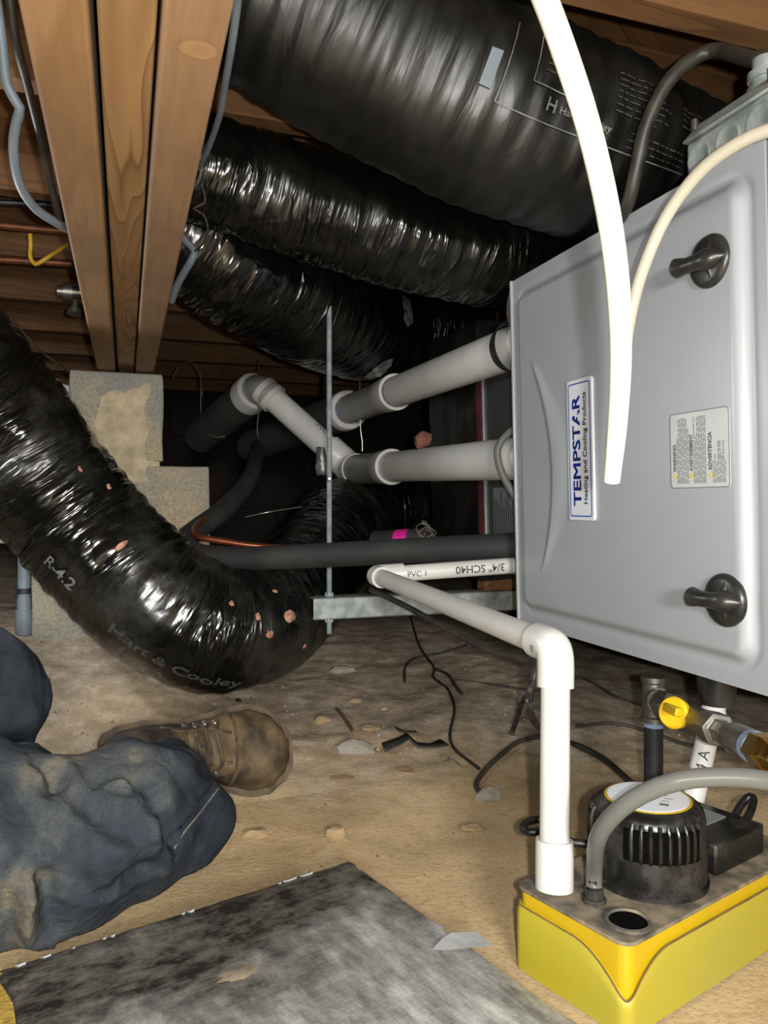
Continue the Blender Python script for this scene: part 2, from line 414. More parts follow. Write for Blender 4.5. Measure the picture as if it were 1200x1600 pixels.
M['leatherd'] = pm('dusty_boot_welt', '5a4b36', '33291d', 40, .8, bmp=.4)
M['lace'] = pm('boot_lace', '4f4130', '2c231a', 60, .8)
def foil():
    m, nt, b = newmat('foil_facing'); v = coords(nt, 'Object')
    d = nz(nt, v, 7, 7, .68, .5); s = nz(nt, v, 2.2, 4, .6)
    ad = node(nt, 'ShaderNodeMath', operation='ADD'); nt.links.new(d, ad.inputs[0]); nt.links.new(s, ad.inputs[1])
    sp_ = node(nt, 'ShaderNodeSeparateXYZ'); nt.links.new(v, sp_.inputs[0])
    yy = node(nt, 'ShaderNodeMath', operation='MULTIPLY_ADD'); nt.links.new(sp_.outputs[1], yy.inputs[0]); yy.inputs[1].default_value = 1.5; nt.links.new(ad.outputs[0], yy.inputs[2])
    fac = ramp(nt, yy.outputs[0], [(.0, (0, 0, 0, 1)), (1, (1, 1, 1, 1))])
    mrr = node(nt, 'ShaderNodeMapRange'); mrr.inputs[1].default_value = 1.02; mrr.inputs[2].default_value = 1.30; nt.links.new(yy.outputs[0], mrr.inputs[0]); fac = mrr.outputs[0]
    fine = nz(nt, coords(nt, 'Object', (1, 1.8, 1)), 30, 6, .75)
    col = mix(nt, ramp(nt, fine, [(.4, (0, 0, 0, 1)), (.62, (1, 1, 1, 1))]), lin('24221f'), lin('6a665d'))
    sc_ = nz(nt, coords(nt, 'Object', (2.6, 1, 1), (0, 0, .4)), 16, 6, .7); cl_ = ramp(nt, sc_, [(.36, lin('6f6e69')), (.5, lin('9a9a95')), (.68, lin('c6c6c1'))])
    col = mix(nt, fac, col, cl_)
    sd = nz(nt, v, 5, 5, .6); col = mix(nt, ramp(nt, sd, [(.64, (0, 0, 0, 1)), (.74, (.8,)*3+(1,))]), col, lin('b79c6f'))
    nt.links.new(col, b.inputs['Base Color'])
    nt.links.new(ramp(nt, fac, [(0, (.1,)*3+(1,)), (1, (.25,)*3+(1,))]), b.inputs['Metallic'])
    b.inputs['Roughness'].default_value = .48
    # scrim: fine squares
    h = None
    for ax in (0, 1):
        wv = node(nt, 'ShaderNodeTexWave', wave_type='BANDS', bands_direction='XY'[ax], wave_profile='SIN'); wv.inputs['Scale'].default_value = 55
        nt.links.new(v, wv.inputs[0]); r = ramp(nt, wv.outputs[1], [(.86, (0, 0, 0, 1)), (1, (1, 1, 1, 1))])
        if h is None: h = r
        else:
            mx = node(nt, 'ShaderNodeMath', operation='MAXIMUM'); nt.links.new(h, mx.inputs[0]); nt.links.new(r, mx.inputs[1]); h = mx.outputs[0]
    a3 = node(nt, 'ShaderNodeMath', operation='MULTIPLY_ADD'); nt.links.new(fine, a3.inputs[0]); a3.inputs[1].default_value = .8; nt.links.new(h, a3.inputs[2])
    bump(nt, b, a3.outputs[0], .22, .0006); return m
M['foil'] = foil()
M['foilbright'] = pm('foil_glint_fold', 'c9cbca', 'b0b2b1', 30, .25, .3, bmp=.6, bscale=50)  # pale foil for the painted edge glints and the raised fold
M['fibre'] = pm('yellow_fibreglass', 'b79a43', '8f7630', 80, .95, bmp=.8, bscale=220)
M['stone'] = pm('pale_stone', '9a9388', '857d70', 25, .95, bmp=.5, bscale=90)
M['clod'] = pm('dirt_clod', 'a18a69', '8a7556', 25, 1, bmp=.5, bscale=90)
M['smear'] = pm('thin_sand_film', '94866b', '6a6253', 60, 1)
M['stick'] = pm('stick_wood', '6f5436', '54402a', 30, .9)
M['redtape'] = pm('red_tape', '6d2a30', '4a2226', 30, .4)
M['hotpink'] = pm('hot_pink_tape', 'd0218c', None, rough=.4)
M['wire'] = pm('thin_wire', 'a5a49c', None, rough=.35, metal=.8)
M['panel'] = pm('coil_case_steel', '5a5b5a', '4e4f4e', 10, .4, .5)

# ------------------------------------------------------------------ the ground
def fz(x, y):
    """ground height (world z)"""
    lf = 1-sm(-.55, -.22, x)
    up = lf*.15*sm(1.12, 1.70, y) + (1-lf)*.075*sm(1.15, 2.2, y) + .06*sm(2.0, 3.2, y)
    up -= .012*math.exp(-((x+.1)**2+(y-1.0)**2)/.12)
    n = noise.noise(Vector((x*3.1, y*3.1, 1.7)))*.012 + noise.noise(Vector((x*9, y*9, 4.2)))*.005
    rough = sm(1.0, 1.3, y)
    n += rough*(noise.noise(Vector((x*17, y*17, 9.1)))*.0035 + abs(noise.noise(Vector((x*37, y*37, 2.4))))*.0045)
    n += .0015*noise.noise(Vector((x*45, y*45, .4)))
    flat = 1 - sm(.0, .12, .42-abs(x-.05))*sm(0, .12, .3-abs(y-.62))*.8
    return up + n*flat
def G(px, py, lift=0):
    d = .45
    while d < 4:
        q = P(px, py, d)
        if q.z <= fz(q.x, q.y): break
        d += .004
    return Vector((q.x, q.y, fz(q.x, q.y)+lift))
def axis_vals(lo, a, b, hi, fine, coarse):
    r = []; x = lo
    while x < hi:
        r.append(x); x += fine if a <= x < b else coarse
    r.append(hi); return r
xs = axis_vals(-2.6, -1.1, 1.0, 2.6, .0125, .1); ys = axis_vals(-1.6, .4, 2.1, 4.3, .0125, .1)
mb = MB(); nx = len(xs)
mb.add([(x, y, fz(x, y)) for y in ys for x in xs], [(j*nx+i, j*nx+i+1, (j+1)*nx+i+1, (j+1)*nx+i) for j in range(len(ys)-1) for i in range(nx-1)])
floor = mb.build('floor', M['dirt'], M=Matrix.Identity(4)); tag(floor, 'bare sandy and grey dirt floor of the crawl space', None, kind='structure')
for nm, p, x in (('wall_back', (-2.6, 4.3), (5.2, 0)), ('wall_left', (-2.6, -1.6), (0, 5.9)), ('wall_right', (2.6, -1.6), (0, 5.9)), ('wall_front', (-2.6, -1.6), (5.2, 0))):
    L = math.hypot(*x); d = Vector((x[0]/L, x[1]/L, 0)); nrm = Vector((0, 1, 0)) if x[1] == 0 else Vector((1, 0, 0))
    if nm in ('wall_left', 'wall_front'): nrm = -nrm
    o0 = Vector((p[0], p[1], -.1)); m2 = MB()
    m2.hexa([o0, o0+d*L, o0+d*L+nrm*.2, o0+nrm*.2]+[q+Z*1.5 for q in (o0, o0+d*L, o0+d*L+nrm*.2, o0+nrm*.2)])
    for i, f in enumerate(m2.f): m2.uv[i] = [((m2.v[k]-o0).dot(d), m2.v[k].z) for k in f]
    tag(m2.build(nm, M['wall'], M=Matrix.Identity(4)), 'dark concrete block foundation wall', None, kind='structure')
# ------------------------------------------------------------------ joists and subfloor (local b, a, z)
ZB = .287            # underside of the girder above the camera
ZJ = ZB+.285; ZS = ZJ+.235
mb = MB(); mb.box((-3.6, -2.6, HC+ZS+.024), V3(7.2, 0, 0), V3(0, 8, 0), V3(0, 0, .03))
ceil = mb.build('ceiling', M['plank'], M=ROT.copy()); tag(ceil, 'underside of the timber floor above', None, kind='structure')
k = 0
# diagonal planks
DR = ROT @ Matrix.Rotation(math.radians(-52), 4, 'Z')
mb = MB(); mb.box((-.0655, -3.4, 0), V3(.131, 0, 0), V3(0, 6.8, 0), V3(0, 0, .022)); src = None
for i in range(-16, 17):
    Mx = Matrix.Translation((0, 1.3, HC+ZS+random.uniform(0, .002))) @ DR @ Matrix.Translation((i*.134, 0, 0))
    if src is None:
        src = mb.build('plank', M['plank'], ceil, M=Mx)
    else:
        c = src.copy(); c.parent = ceil; c.matrix_parent_inverse = WM[ceil].inverted(); c.matrix_basis = Mx; COL.objects.link(c)
JR = ROT @ Matrix.Rotation(PI/2, 4, 'Z')      # local y now runs along -B
mb = MB(); mb.box((0, -3.4, 0), V3(.038, 0, 0), V3(0, 6.8, 0), V3(0, 0, .235)); src = None
for i in range(-5, 8):
    a = 1.137+i*.406
    Mx = Matrix.Translation(A*(a)+Z*(HC+ZJ)) @ ROT @ Matrix.Rotation(-PI/2, 4, 'Z') @ Matrix.Translation((-.038, 0, 0))
    if src is None: src = mb.build('joist', M['joist'], ceil, M=Mx, bevel=.002)
    else:
        c = src.copy(); c.parent = ceil; c.matrix_parent_inverse = WM[ceil].inverted(); c.matrix_basis = Mx; COL.objects.link(c)
# ------------------------------------------------------------------ girder
g = thing('girder_beam', AB(0, 1.9, ZB), 'long girder of three pale boards side by side resting on the block pier', 'beam')
for b0, b1, dz, mt in ((-.0585, -.0205, .0, 'beam1'), (-.0165, .0185, .012, 'beam2'), (.0205, .0595, .0, 'beam3')):
    mb = MB(); mb.box((b0, -1.2, HC+ZB+dz), V3(b1-b0, 0, 0), V3(0, 5.0, 0), V3(0, 0, .285-dz))
    mb.build('board', M[mt], g, M=ROT.copy(), bevel=.003)
# ------------------------------------------------------------------ block pier
pier = thing('block_pier', AB(-.017, 1.94, -.34), 'stepped pier of grey concrete blocks under the girder', 'pier')
AC = 1.747
def rough_block(b0, b1, a0, a1, z0, z1):
    m_ = MB(); bm = bmesh.new(); bmesh.ops.create_cube(bm, size=1)
    bmesh.ops.subdivide_edges(bm, edges=bm.edges[:], cuts=7, use_grid_fill=True)
    c = Vector(((b0+b1)/2, (a0+a1)/2, (z0+z1)/2)); sz = Vector((b1-b0, a1-a0, z1-z0))
    vv = []
    for v in bm.verts:
        q = Vector((c.x+v.co.x*sz.x, c.y+v.co.y*sz.y, c.z+v.co.z*sz.z+HC))
        q += noise.noise_vector(q*14)*.0035
        vv.append(q)
    bm.verts.index_update(); ff = [[v.index for v in f.verts] for f in bm.faces]; bm.free()
    return m_.add(vv, ff)
for (b0, b1, z0, z1) in ((-.112, .078, .092, .284), (-.190, .178, -.108, .082), (-.186, -.022, -.31, -.118), (-.012, .178, -.31, -.118)):
    rough_block(b0, b1, AC, AC+.39, z0, z1).build('block', M['cmu'], pier, M=ROT.copy(), bevel=.004)
for (b0, b1, z0, z1) in ((-.105, .07, .080, .095), (-.182, .171, -.120, -.106), (-.024, -.010, -.31, -.118)):
    rough_block(b0, b1, AC+.004, AC+.386, z0, z1).build('mortar_joint', M['mortar'], pier, M=ROT.copy())
# smear of mortar over the upper block and its step
mb = MB(); n = 26
vs_ = []; fs = []
for j in range(n+1):
    for i in range(n+1):
        u, v = i/n, j/n; z = .02+v*.255
        b = -.075+u*.135; e = min(u, 1-u, v, 1-v); th = .006*sm(0, .22, e+.12*noise.noise(Vector((u*4, v*4, 3))))-.002
        vs_.append((b, AC-th, HC+z))
for j in range(n):
    for i in range(n): fs.append((j*(n+1)+i, j*(n+1)+i+1, (j+1)*(n+1)+i+1, (j+1)*(n+1)+i))
mb.add(vs_, fs); mb.build('mortar_smear', M['mortar'], pier, M=ROT.copy())

# ------------------------------------------------------------------ flexible ducts
def crease(seed, amp=1.0, coil=.0012):
    def f(th, v):
        c, s = math.cos(th), math.sin(th)
        a = noise.noise(Vector((c*1.1+seed, s*1.1, v*9)))
        b = noise.noise(Vector((c*2.4, s*2.4+seed, v*34)))
        d = 1-abs(noise.noise(Vector((c*1.8, s*1.8, v*26+seed*3))))*2.2
        return amp*(.006*a+.0022*b+.0012*max(0, d)**2)+coil*math.cos(2*PI*v/.03)
    return f
def duct(name, pts, label, mat, seed, amp=1.0, seg=96, cat='duct', flat=1.0):
    """pts: (px, py, depth, radius in px)"""
    ps = [P(*q[:3]) for q in pts]; rr = [q[3]*q[2]/F for q in pts]
    base = min(ps, key=lambda q: q.z)
    r = thing(name, (base.x, base.y, base.z-.1), label, cat, 'black flexible ducts')
    t = Tube(ps, rr, .006, seg, crease(seed, amp), flat=flat)
    t.mesh().build('jacket', mat, r)
    return r, t
def patch(t, px, py, d, w, h, mat, parent, name, seed=0, off=.0035, n=9):
    """ragged patch on a duct's skin, w along, h around"""
    th, v, i = t.near(P(px, py, d)); m_ = MB(); vs_ = []; fs = []
    R_ = t.r[i]; k = 22
    vs_.append(t.surf(th, v, off+.001))
    for ring in (.5, 1):
        for j in range(k):
            a = 2*PI*j/k; rr = ring*(1+.35*noise.noise(Vector((math.cos(a)*1.5, math.sin(a)*1.5, seed*5.3))))
            vs_.append(t.surf(th+math.sin(a)*h*rr/2/R_, v+math.cos(a)*w*rr/2, (off if ring < 1 else off*.4)+(.008*abs(noise.noise(Vector((a*2.3, ring*3, seed)))) if 'foil' in name else 0)))
    for j in range(k):
        fs.append((0, 1+j, 1+(j+1) % k)); fs.append((1+j, 1+k+j, 1+k+(j+1) % k, 1+(j+1) % k))
    m_.add(vs_, fs); return m_.build(name, mat, parent)
def duct_text(t, px, py, d, body, size, mat, parent, name='lettering', along=1, around=1, bold=.0, off=.004, tilt=0, align='LEFT'):
    th, v, i = t.near(P(px, py, d)); R_ = t.r[i]; m_ = MB()
    ct, st = math.cos(tilt), math.sin(tilt)
    text_on(m_, body, size, lambda x, y: t.surf(th+around*(x*st+y*ct)/R_, v+along*(x*ct-y*st), off), bold, align)
    return m_.build(name, mat, parent)
# wide sleeve duct with the printed panel
D1, T1 = duct('flexible_duct', [(302, -84, .886, 156), (372, -46, .893, 154), (600, 86, .95, 152), (760, 168, .99, 150), (900, 222, 1.03, 140), (1000, 258, 1.07, 122), (1120, 312, 1.12, 116), (1330, 380, 1.2, 112)],
              'wide smooth black duct with a printed panel, topmost under the floor', M['duct_s'], 1.1, .55)
D2, T2 = duct('flexible_duct', [(272, 246, 1.09, 80), (330, 270, 1.11, 80), (430, 304, 1.16, 83), (560, 345, 1.20, 84), (690, 385, 1.26, 82), (800, 395, 1.33, 84), (930, 395, 1.42, 84)],
              'wrinkled black duct second from top, passing in front of the threaded rod', M['duct'], 4.7, 1.25)
D3, T3 = duct('flexible_duct', [(255, 350, 1.36, 95), (310, 378, 1.38, 95), (400, 432, 1.46, 94), (480, 474, 1.62, 94), (550, 502, 1.8, 87), (620, 515, 1.97, 79), (720, 515, 2.1, 78)],
              'wrinkled black duct third from top with two foil tape patches', M['duct'], 8.2, 1.3)
D4, T4 = duct('flexible_duct', [(-190, 430, 1.24, 112), (-90, 553, 1.29, 113), (-4, 650, 1.33, 107), (66, 746, 1.36, 104), (126, 820, 1.38, 102), (184, 885, 1.38, 100), (252, 945, 1.38, 100), (330, 982, 1.42, 98), (400, 972, 1.50, 92), (450, 935, 1.64, 86), (492, 884, 1.84, 80), (530, 832, 2.08, 76), (580, 805, 2.32, 71), (680, 800, 2.5, 66)],
              'torn black duct sagging in a U onto the dirt in front of the pier', M['duct_d'], 12.9, 1.35)
patch(T3, 592, 576, 1.6, .055, .075, M['foil_tape'], D3, 'foil_tape_patch', 1)
patch(T3, 636, 487, 1.6, .05, .075, M['foil_tape'], D3, 'foil_tape_patch', 2)
for i, (px, py, d, a, b) in enumerate([(455, 963, 1.45, .020, .024), (401, 964, 1.4, .010, .012), (419, 994, 1.4, .010, .012), (186, 852, 1.3, .010, .026), (169, 763, 1.3, .014, .009), (472, 1010, 1.45, .006, .01), (125, 735, 1.3, .012, .007), (363, 941, 1.4, .008, .010), (430, 925, 1.45, .010, .008)]):
    patch(T4, px, py, d, a, b, M['pink'], D4, 'torn_patch', i+3, off=.003)
duct_text(T4, 66, 878, 1.25, 'R-4.2', .030, M['print'], D4, 'lettering', 1, -1, .0004)
duct_text(T4, 170, 980, 1.25, 'Hart & Cooley', .026, M['print_dim'], D4, 'lettering', 1, -1, .0006)
# printed panel on the wide duct
th0, v0, i0 = T1.near(P(795, 160, 1.0)); R1 = T1.r[i0]
def panel_fn(x, y): return T1.surf(th0+PN*y/R1, v0+x, .0035)
qa = T1.surf(th0+.2, v0); PN = 1 if qa.z > T1.surf(th0, v0).z else -1   # +y = up the duct
def strip(m_, x0, y0, x1, y1, wd):
    d = Vector((x1-x0, y1-y0)); L = d.length; d /= L; nn = Vector((-d.y, d.x))*wd/2; k = max(1, int(L/.012)); vs_ = []
    for i in range(k+1):
        q = Vector((x0, y0))+d*L*i/k
        for s_ in (-1, 1): vs_.append(panel_fn(q.x+nn.x*s_, q.y+nn.y*s_))
    m_.add(vs_, [(2*i, 2*i+1, 2*i+3, 2*i+2) for i in range(k)], smooth=False)
mb = MB()
xl = -.012
for (a_, b_, c_, d_) in ((xl, -.005, .30, -.005), (xl, -.005, xl, .085), (.02, .03, .02, .085), (.02, .03, .10, .03), (.30, -.005, .30, .06)): strip(mb, a_, b_, c_, d_, .0014)
mb.build('printed_border', M['print'], D1)
mb = MB(); rnd = random.Random(3)
for (x0, x1, y0, nrow) in ((.032, .075, .078, 5), (.125, .20, .082, 7), (.15, .26, .018, 3), (.22, .285, .075, 4)):
    for r_ in range(nrow):
        x = x0; y = y0-r_*.0078
        while x < x1-rnd.uniform(0, .02):
            wl = rnd.uniform(.004, .012); strip(mb, x, y, min(x+wl, x1), y, .0017); x += wl+.003
mb.build('printed_lines', M['print_dim'], D1)['kind'] = 'stuff'
mb = MB()
text_on(mb, 'H', .020, lambda x, y: panel_fn(.042+x, .008+y), .0003)
text_on(mb, 'Hart & Cooley', .011, lambda x, y: panel_fn(.060+x, .010+y), .0001)
mb.build('lettering', M['print'], D1)
mb = MB(); th, v, i = T1.near(P(764, 110, 1.0)); vs_ = []
for a_, b_ in ((-.006, -.02), (.007, -.02), (.007, .02), (-.006, .02)): vs_.append(T1.surf(th+PN*b_/R1, v+a_, .004))
mb.add(vs_, [(0, 1, 2, 3)]); mb.build('blue_sticker', M['cablegrey'], D1)

# ------------------------------------------------------------------ furnace
H = .537
FO = Vector((.2017, 1.21, 0))+B*.0135+Z*(HC-.187)
UPV = (-B*.0251+Z).normalized(); NV = (-B-Z*.0251).normalized(); SV = -A
def FC(s, h, n=0): return FO+SV*s+UPV*h+NV*n
fur = thing('furnace', FC(.45, 0, -.33), 'grey steel furnace lying on its side with two black knobs on the door', 'furnace')
W1 = .507; LEN = .90; DEP = .68
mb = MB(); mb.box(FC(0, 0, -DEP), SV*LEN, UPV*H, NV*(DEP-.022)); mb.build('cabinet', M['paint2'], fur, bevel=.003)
# embossed door
def rr_sdf(x, y, cx, cy, hx, hy, r):
    qx, qy = abs(x-cx)-hx+r, abs(y-cy)-hy+r
    return math.hypot(max(qx, 0), max(qy, 0))+min(max(qx, qy), 0)-r
def swoosh(s, h):
    # crescent pressed into the panel near its far edge
    t = (h-.09)/(.40-.09)
    if not 0 < t < 1: return 0
    e = .078+.045*math.sin(PI*t)**.8-.02*(t-.5)
    return .0035*sm(-.0025, .0025, s-e)*(1-sm(0, .055*math.sin(PI*t)+.001, s-e))
def door_h(s, h, w_):
    d = rr_sdf(s, h, w_/2, H/2, w_/2-.022, H/2-.026, .022)
    return .009*(1-sm(-.012, .0, d))-.002*math.exp(-((d-.003)/.003)**2)
def door(s0, w_, name, sw):
    m_ = MB(); ns, nh = 130, 130; vs_ = []; fs = []
    for j in range(nh+1):
        for i in range(ns+1):
            s, h = w_*i/ns, H*j/nh
            vs_.append(FC(s0+s, h, door_h(s, h, w_)+(swoosh(s, h) if sw else 0)))
    for j in range(nh):
        for i in range(ns): q = j*(ns+1)+i; fs.append((q, q+1, q+ns+2, q+ns+1))
    m_.add(vs_, fs)
    # folded edges
    k = len(vs_)
    for (a0, b0, a1, b1) in ((0, 0, w_, 0), (w_, 0, w_, H), (w_, H, 0, H), (0, H, 0, 0)):
        m_.add([FC(s0+a0, b0, 0), FC(s0+a1, b1, 0), FC(s0+a1, b1, -.022), FC(s0+a0, b0, -.022)], [(0, 3, 2, 1)], smooth=False)
    o = m_.build(name, M['paint'], fur, auto=False); return o
d1 = door(0, W1-.003, 'door', True)
d2 = door(W1+.003, LEN-W1-.003, 'door', False)
# thin bright hem on the far edge
mb = MB(); mb.box(FC(-.004, -.001, -.024), SV*.005, UPV*(H+.002), NV*.027); mb.build('door_hem', M['paint'], d1, bevel=.001)
for (s, h) in ((.440, .437), (.452, .089)):
    m_ = MB(); m_.lathe(FC(s, h, .0075), NV, [(0, .0275), (.003, .0275), (.006, .0258), (.008, .021), (.0088, .012), (.009, .0)], 40, ref=UPV)
    kn = m_.build('knob', M['knob'], d1)
    m_ = MB(); m_.cm = 0
    pts = [FC(s+.024, h, .010), FC(s+.008, h, .017), FC(s-.010, h, .021), FC(s-.020, h, .0225), FC(s-.032, h+.001, .024)]
    Tube(pts, [.004, .0115, .0085, .0085, .0105], .003, 16, up=UPV).mesh(m_); m_.build('grip', M['knob'], kn)
    m_ = MB(); Tube([FC(s+.006, h+.022, .013), FC(s+.006, h, .017), FC(s+.006, h-.022, .013)], [.002, .004, .002], .003, 10).mesh(m_); m_.build('crossbar', M['knob'], kn)
def rrect(s0, s1, h0, h1, r, n_off, k=5):
    out = []
    for (cs, ch, a0) in ((s1-r, h1-r, 0), (s0+r, h1-r, PI/2), (s0+r, h0+r, PI), (s1-r, h0+r, 1.5*PI)):
        for i in range(k+1):
            a = a0+PI/2*i/k; out.append(FC(cs+r*math.cos(a), ch+r*math.sin(a), n_off))
    return out
def hz(z): return z+.187
N0 = .0095+.002
bs0, bs1, bh0, bh1 = .170, .229, hz(-.022), hz(.166)
bd = MB().prism(rrect(bs0, bs1, bh0, bh1, .004, .009), NV, .0035).build('badge', M['badge'], d1, bevel=.0006)
def frame(m_, s0, s1, h0, h1, r, wd, n):
    a = rrect(s0, s1, h0, h1, r, n); b = rrect(s0+wd, s1-wd, h0+wd, h1-wd, max(.0005, r-wd), n); k = len(a)
    m_.add(a+b, [(i, (i+1) % k, k+(i+1) % k, k+i) for i in range(k)], smooth=False)
mb = MB(); frame(mb, bs0+.004, bs1-.004, bh0+.005, bh1-.005, .004, .0016, .0130); mb.build('badge_border', M['blue'], bd)
# reads upward: text x -> +h, text y -> -s
def rot_text(m_, body, size, s_base, h0, h1, n, bold=0, ysc=1.0):
    v, f = text_vf(body, size, bold); x0 = min(q.x for q in v); x1 = max(q.x for q in v); k = (h1-h0)/(x1-x0)
    m_.add([FC(s_base-q.y*ysc, h0+(q.x-x0)*k, n) for q in v], f, smooth=False)
mb = MB()
for ds, dh in ((0, 0), (.0006, .0007), (-.0006, -.0007), (.0006, -.0007), (-.0006, .0007)): rot_text(mb, 'TEMPSTAR', .027, .2005+ds, bh0+.020+dh, bh1-.022+dh, .0130, 0, .92)
mb.build('badge_name', M['blue'], bd)
mb = MB(); rot_text(mb, 'Heating and Cooling Products', .0125, .2155, bh0+.022, bh1-.019, .0130, .0002); mb.build('badge_motto', M['ink'], bd)
# star notch of the last letters: a small pale star
mb = MB(); st = []
for i in range(10):
    a = PI/2+i*PI/5; rr = .0068 if i % 2 == 0 else .0028; st.append(FC(.1925-rr*math.sin(a), bh1-.047+rr*math.cos(a), .0134))
mb.add(st, [tuple(range(10))], smooth=False); mb.build('badge_star', M['badge'], bd)
# warning label
ls0, ls1, lh0, lh1 = .374, .4625, hz(.017), hz(.099)
lb = MB().prism(rrect(ls0, ls1, lh0, lh1, .005, .0088), NV, .0008).build('warning_label', M['labelgrey'], d1)
mb = MB(); frame(mb, ls0, ls1, lh0, lh1, .005, .001, .0099); mb.build('label_border', M['labelink'], lb)
mb = MB(); rnd = random.Random(5)
def lines(m_, s0, s1, h0, h1, pitch, wd):
    s = s0
    while s < s1:
        h = h0; he = h1-rnd.choice((0, 0, 0, .012, .02))
        while h < he:
            L = rnd.uniform(.003, .008); m_.add([FC(s, h, .0099), FC(s+wd, h, .0099), FC(s+wd, min(h+L, he), .0099), FC(s, min(h+L, he), .0099)], [(0, 3, 2, 1)], smooth=False); h += L+.0012
        s += pitch
lines(mb, ls0+.011, ls0+.028, lh0+.005, lh1-.006, .0024, .0011)
lines(mb, ls0+.037, ls0+.056, lh0+.005, lh1-.006, .0024, .0011)
lines(mb, ls0+.065, ls1-.006, lh0+.005, lh1-.034, .0024, .0011)
mb.build('label_print', M['labelink'], lb)
mb = MB()
for s_, tx, hh in ((ls0+.0095, 'WARNING', .030), (ls0+.0355, 'AVERTISSEMENT', .040), (ls0+.0635, 'ADVERTENCIA', .040)):
    mb = MB(); rot_text(mb, tx, .007, s_, lh0+.018, lh0+.018+hh, .0100, .0002); mb.build('label_heading', M['labelink2'], lb)
for s_ in (ls0+.0065, ls0+.0325, ls0+.0605):
    m_ = MB(); m_.add([FC(s_+.0035, lh0+.010, .0101), FC(s_+.0035, lh0+.0165, .0101), FC(s_-.003, lh0+.0132, .0101)], [(0, 1, 2)], smooth=False); m_.build('warning_triangle', M['yellowprint'], lb)

# ------------------------------------------------------------------ junction box on the furnace
jb = thing('junction_box', FC(.45, H, -.03), 'galvanised junction box with round knockouts on top of the furnace', 'electrical box')
def JC(s, h, n): return FC(.383+s, H+.002+h, -.012+n)
mb = MB(); mb.box(JC(0, 0, -.10), SV*.125, UPV*.046, NV*.10); mb.build('box_body', M['galv'], jb, bevel=.004)
mb = MB(); mb.prism([JC(-.003, .046, .003), JC(.128, .046, .003), JC(.128, .050, .003), JC(.118, .064, -.008), JC(.012, .064, -.008), JC(-.003, .050, .003)], -NV, .10)
mb.build('cover', M['galv'], jb, bevel=.003)
for s in (.020, .062, .104):
    m_ = MB(); m_.lathe(JC(s, .023, 0), NV, [(0, .0165), (.0012, .0165), (.0014, .0145), (.0006, .013), (.0006, 0)], 30, ref=UPV); m_.build('knockout', M['galv'], jb)
cn = MB(); top = JC(.076, .064, -.035); cn.lathe(top, UPV, [(0, .017), (.010, .017), (.010, .013), (.018, .013), (.018, .016), (.026, .016), (.026, .0115), (.040, .0115)], 24); cn.build('cable_clamp', M['galv'], jb)
for s in (.012, .118): m_ = MB(); m_.lathe(JC(s, .055, -.002), UPV, [(0, .004), (.012, .004)], 10); m_.build('screw', M['steel'], jb)
ct = top+UPV*.035
tubeobj('conduit', [ct-UPV*.004, ct+UPV*.006, ct+UPV*.012-SV*.014, P(1110, 80, .86), P(1050, 120, .865), P(1012, 190, .875), P(994, 265, .89), P(982, 315, .91), P(960, 354, .955)], [.0082]*9, M['cableblk'], seg=16)
tag(bpy.data.objects['conduit'], 'black flexible conduit arching from the junction box down behind the furnace', 'conduit')

# ------------------------------------------------------------------ white cables hanging in front
o = tubeobj('cable', [P(640, -720, .47), P(710, -400, .43), P(800, -120, .40), P(848, -10, .40), P(885, 90, .40), P(920, 200, .41), P(950, 330, .42), P(966, 450, .43), P(970, 560, .445), P(965, 660, .46), P(956, 752, .475)], [.0066]*7+[.0065, .0062, .0058, .0050], M['cablewhite'], seg=18)
tag(o, 'thick white cable hanging down close to the camera with its end free', 'cable')
o = tubeobj('cable', [P(1290, 190, .60), P(1200, 204, .63), P(1140, 232, .655), P(1090, 272, .68), P(1040, 340, .71), P(1005, 420, .73), P(986, 490, .745), P(976, 560, .75), P(972, 640, .75), P(966, 700, .75)], .0058, M['cablecream'], seg=18)
tag(o, 'slimmer cream cable curving across the front of the furnace to the right edge', 'cable')

# ------------------------------------------------------------------ coil case and plenum beyond the furnace
cc = thing('coil_case', FC(-.14, .05, -.3), 'dark steel coil case behind the furnace with red taped seams', 'coil case')
mb = MB(); mb.box(FC(-.275, .055, -.62), SV*.272, UPV*.43, NV*.54); mb.build('case_body', M['panel'], cc, bevel=.002)
for s in (-.275, -.262): pass
mb = MB(); mb.box(FC(-.274, .056, -.0805), SV*.003, UPV*.43, NV*.004); mb.build('corner_edge', M['zinc'], cc)
mb = MB(); mb.box(FC(-.300, .056, -.080), SV*.020, UPV*.42, NV*.003); mb.build('tape_strip', M['redtape'], cc)
mb = MB(); mb.box(FC(-.24, .125, -.0802), SV*.085, UPV*.09, NV*.001); sp = mb.build('rating_label', M['labelink'], cc)
mb = MB(); rnd = random.Random(9)
for i in range(9):
    s = -.235+i*.009
    mb.box(FC(s, .13, -.0793), SV*.004, UPV*rnd.uniform(.05, .08), NV*.0006)
mb.build('label_print', M['labelink2'], sp)
pl = thing('plenum', FC(-.55, .05, -.35), 'black wrapped plenum box where the ducts meet behind the pipes', 'plenum')
mb = MB()
bm = bmesh.new(); bmesh.ops.create_cube(bm, size=1); bmesh.ops.subdivide_edges(bm, edges=bm.edges[:], cuts=26, use_grid_fill=True); bm.verts.index_update()
vv = []
for v in bm.verts:
    q = FC(-.43+v.co.x*.25, .29+v.co.y*.52, -.37+v.co.z*.58); q += noise.noise_vector(q*11)*.008+noise.noise_vector(q*34)*.003; vv.append(q)
mb.add(vv, [[v.index for v in f.verts] for f in bm.faces]); bm.free(); mb.build('wrap', M['duct_s'], pl, bevel=0)
patchm = MB(); patchm.lathe(P(660, 690, 1.66), (0, -1, .2), [(0, .016), (.010, .020), (.016, .015), (.02, .006)], 12)
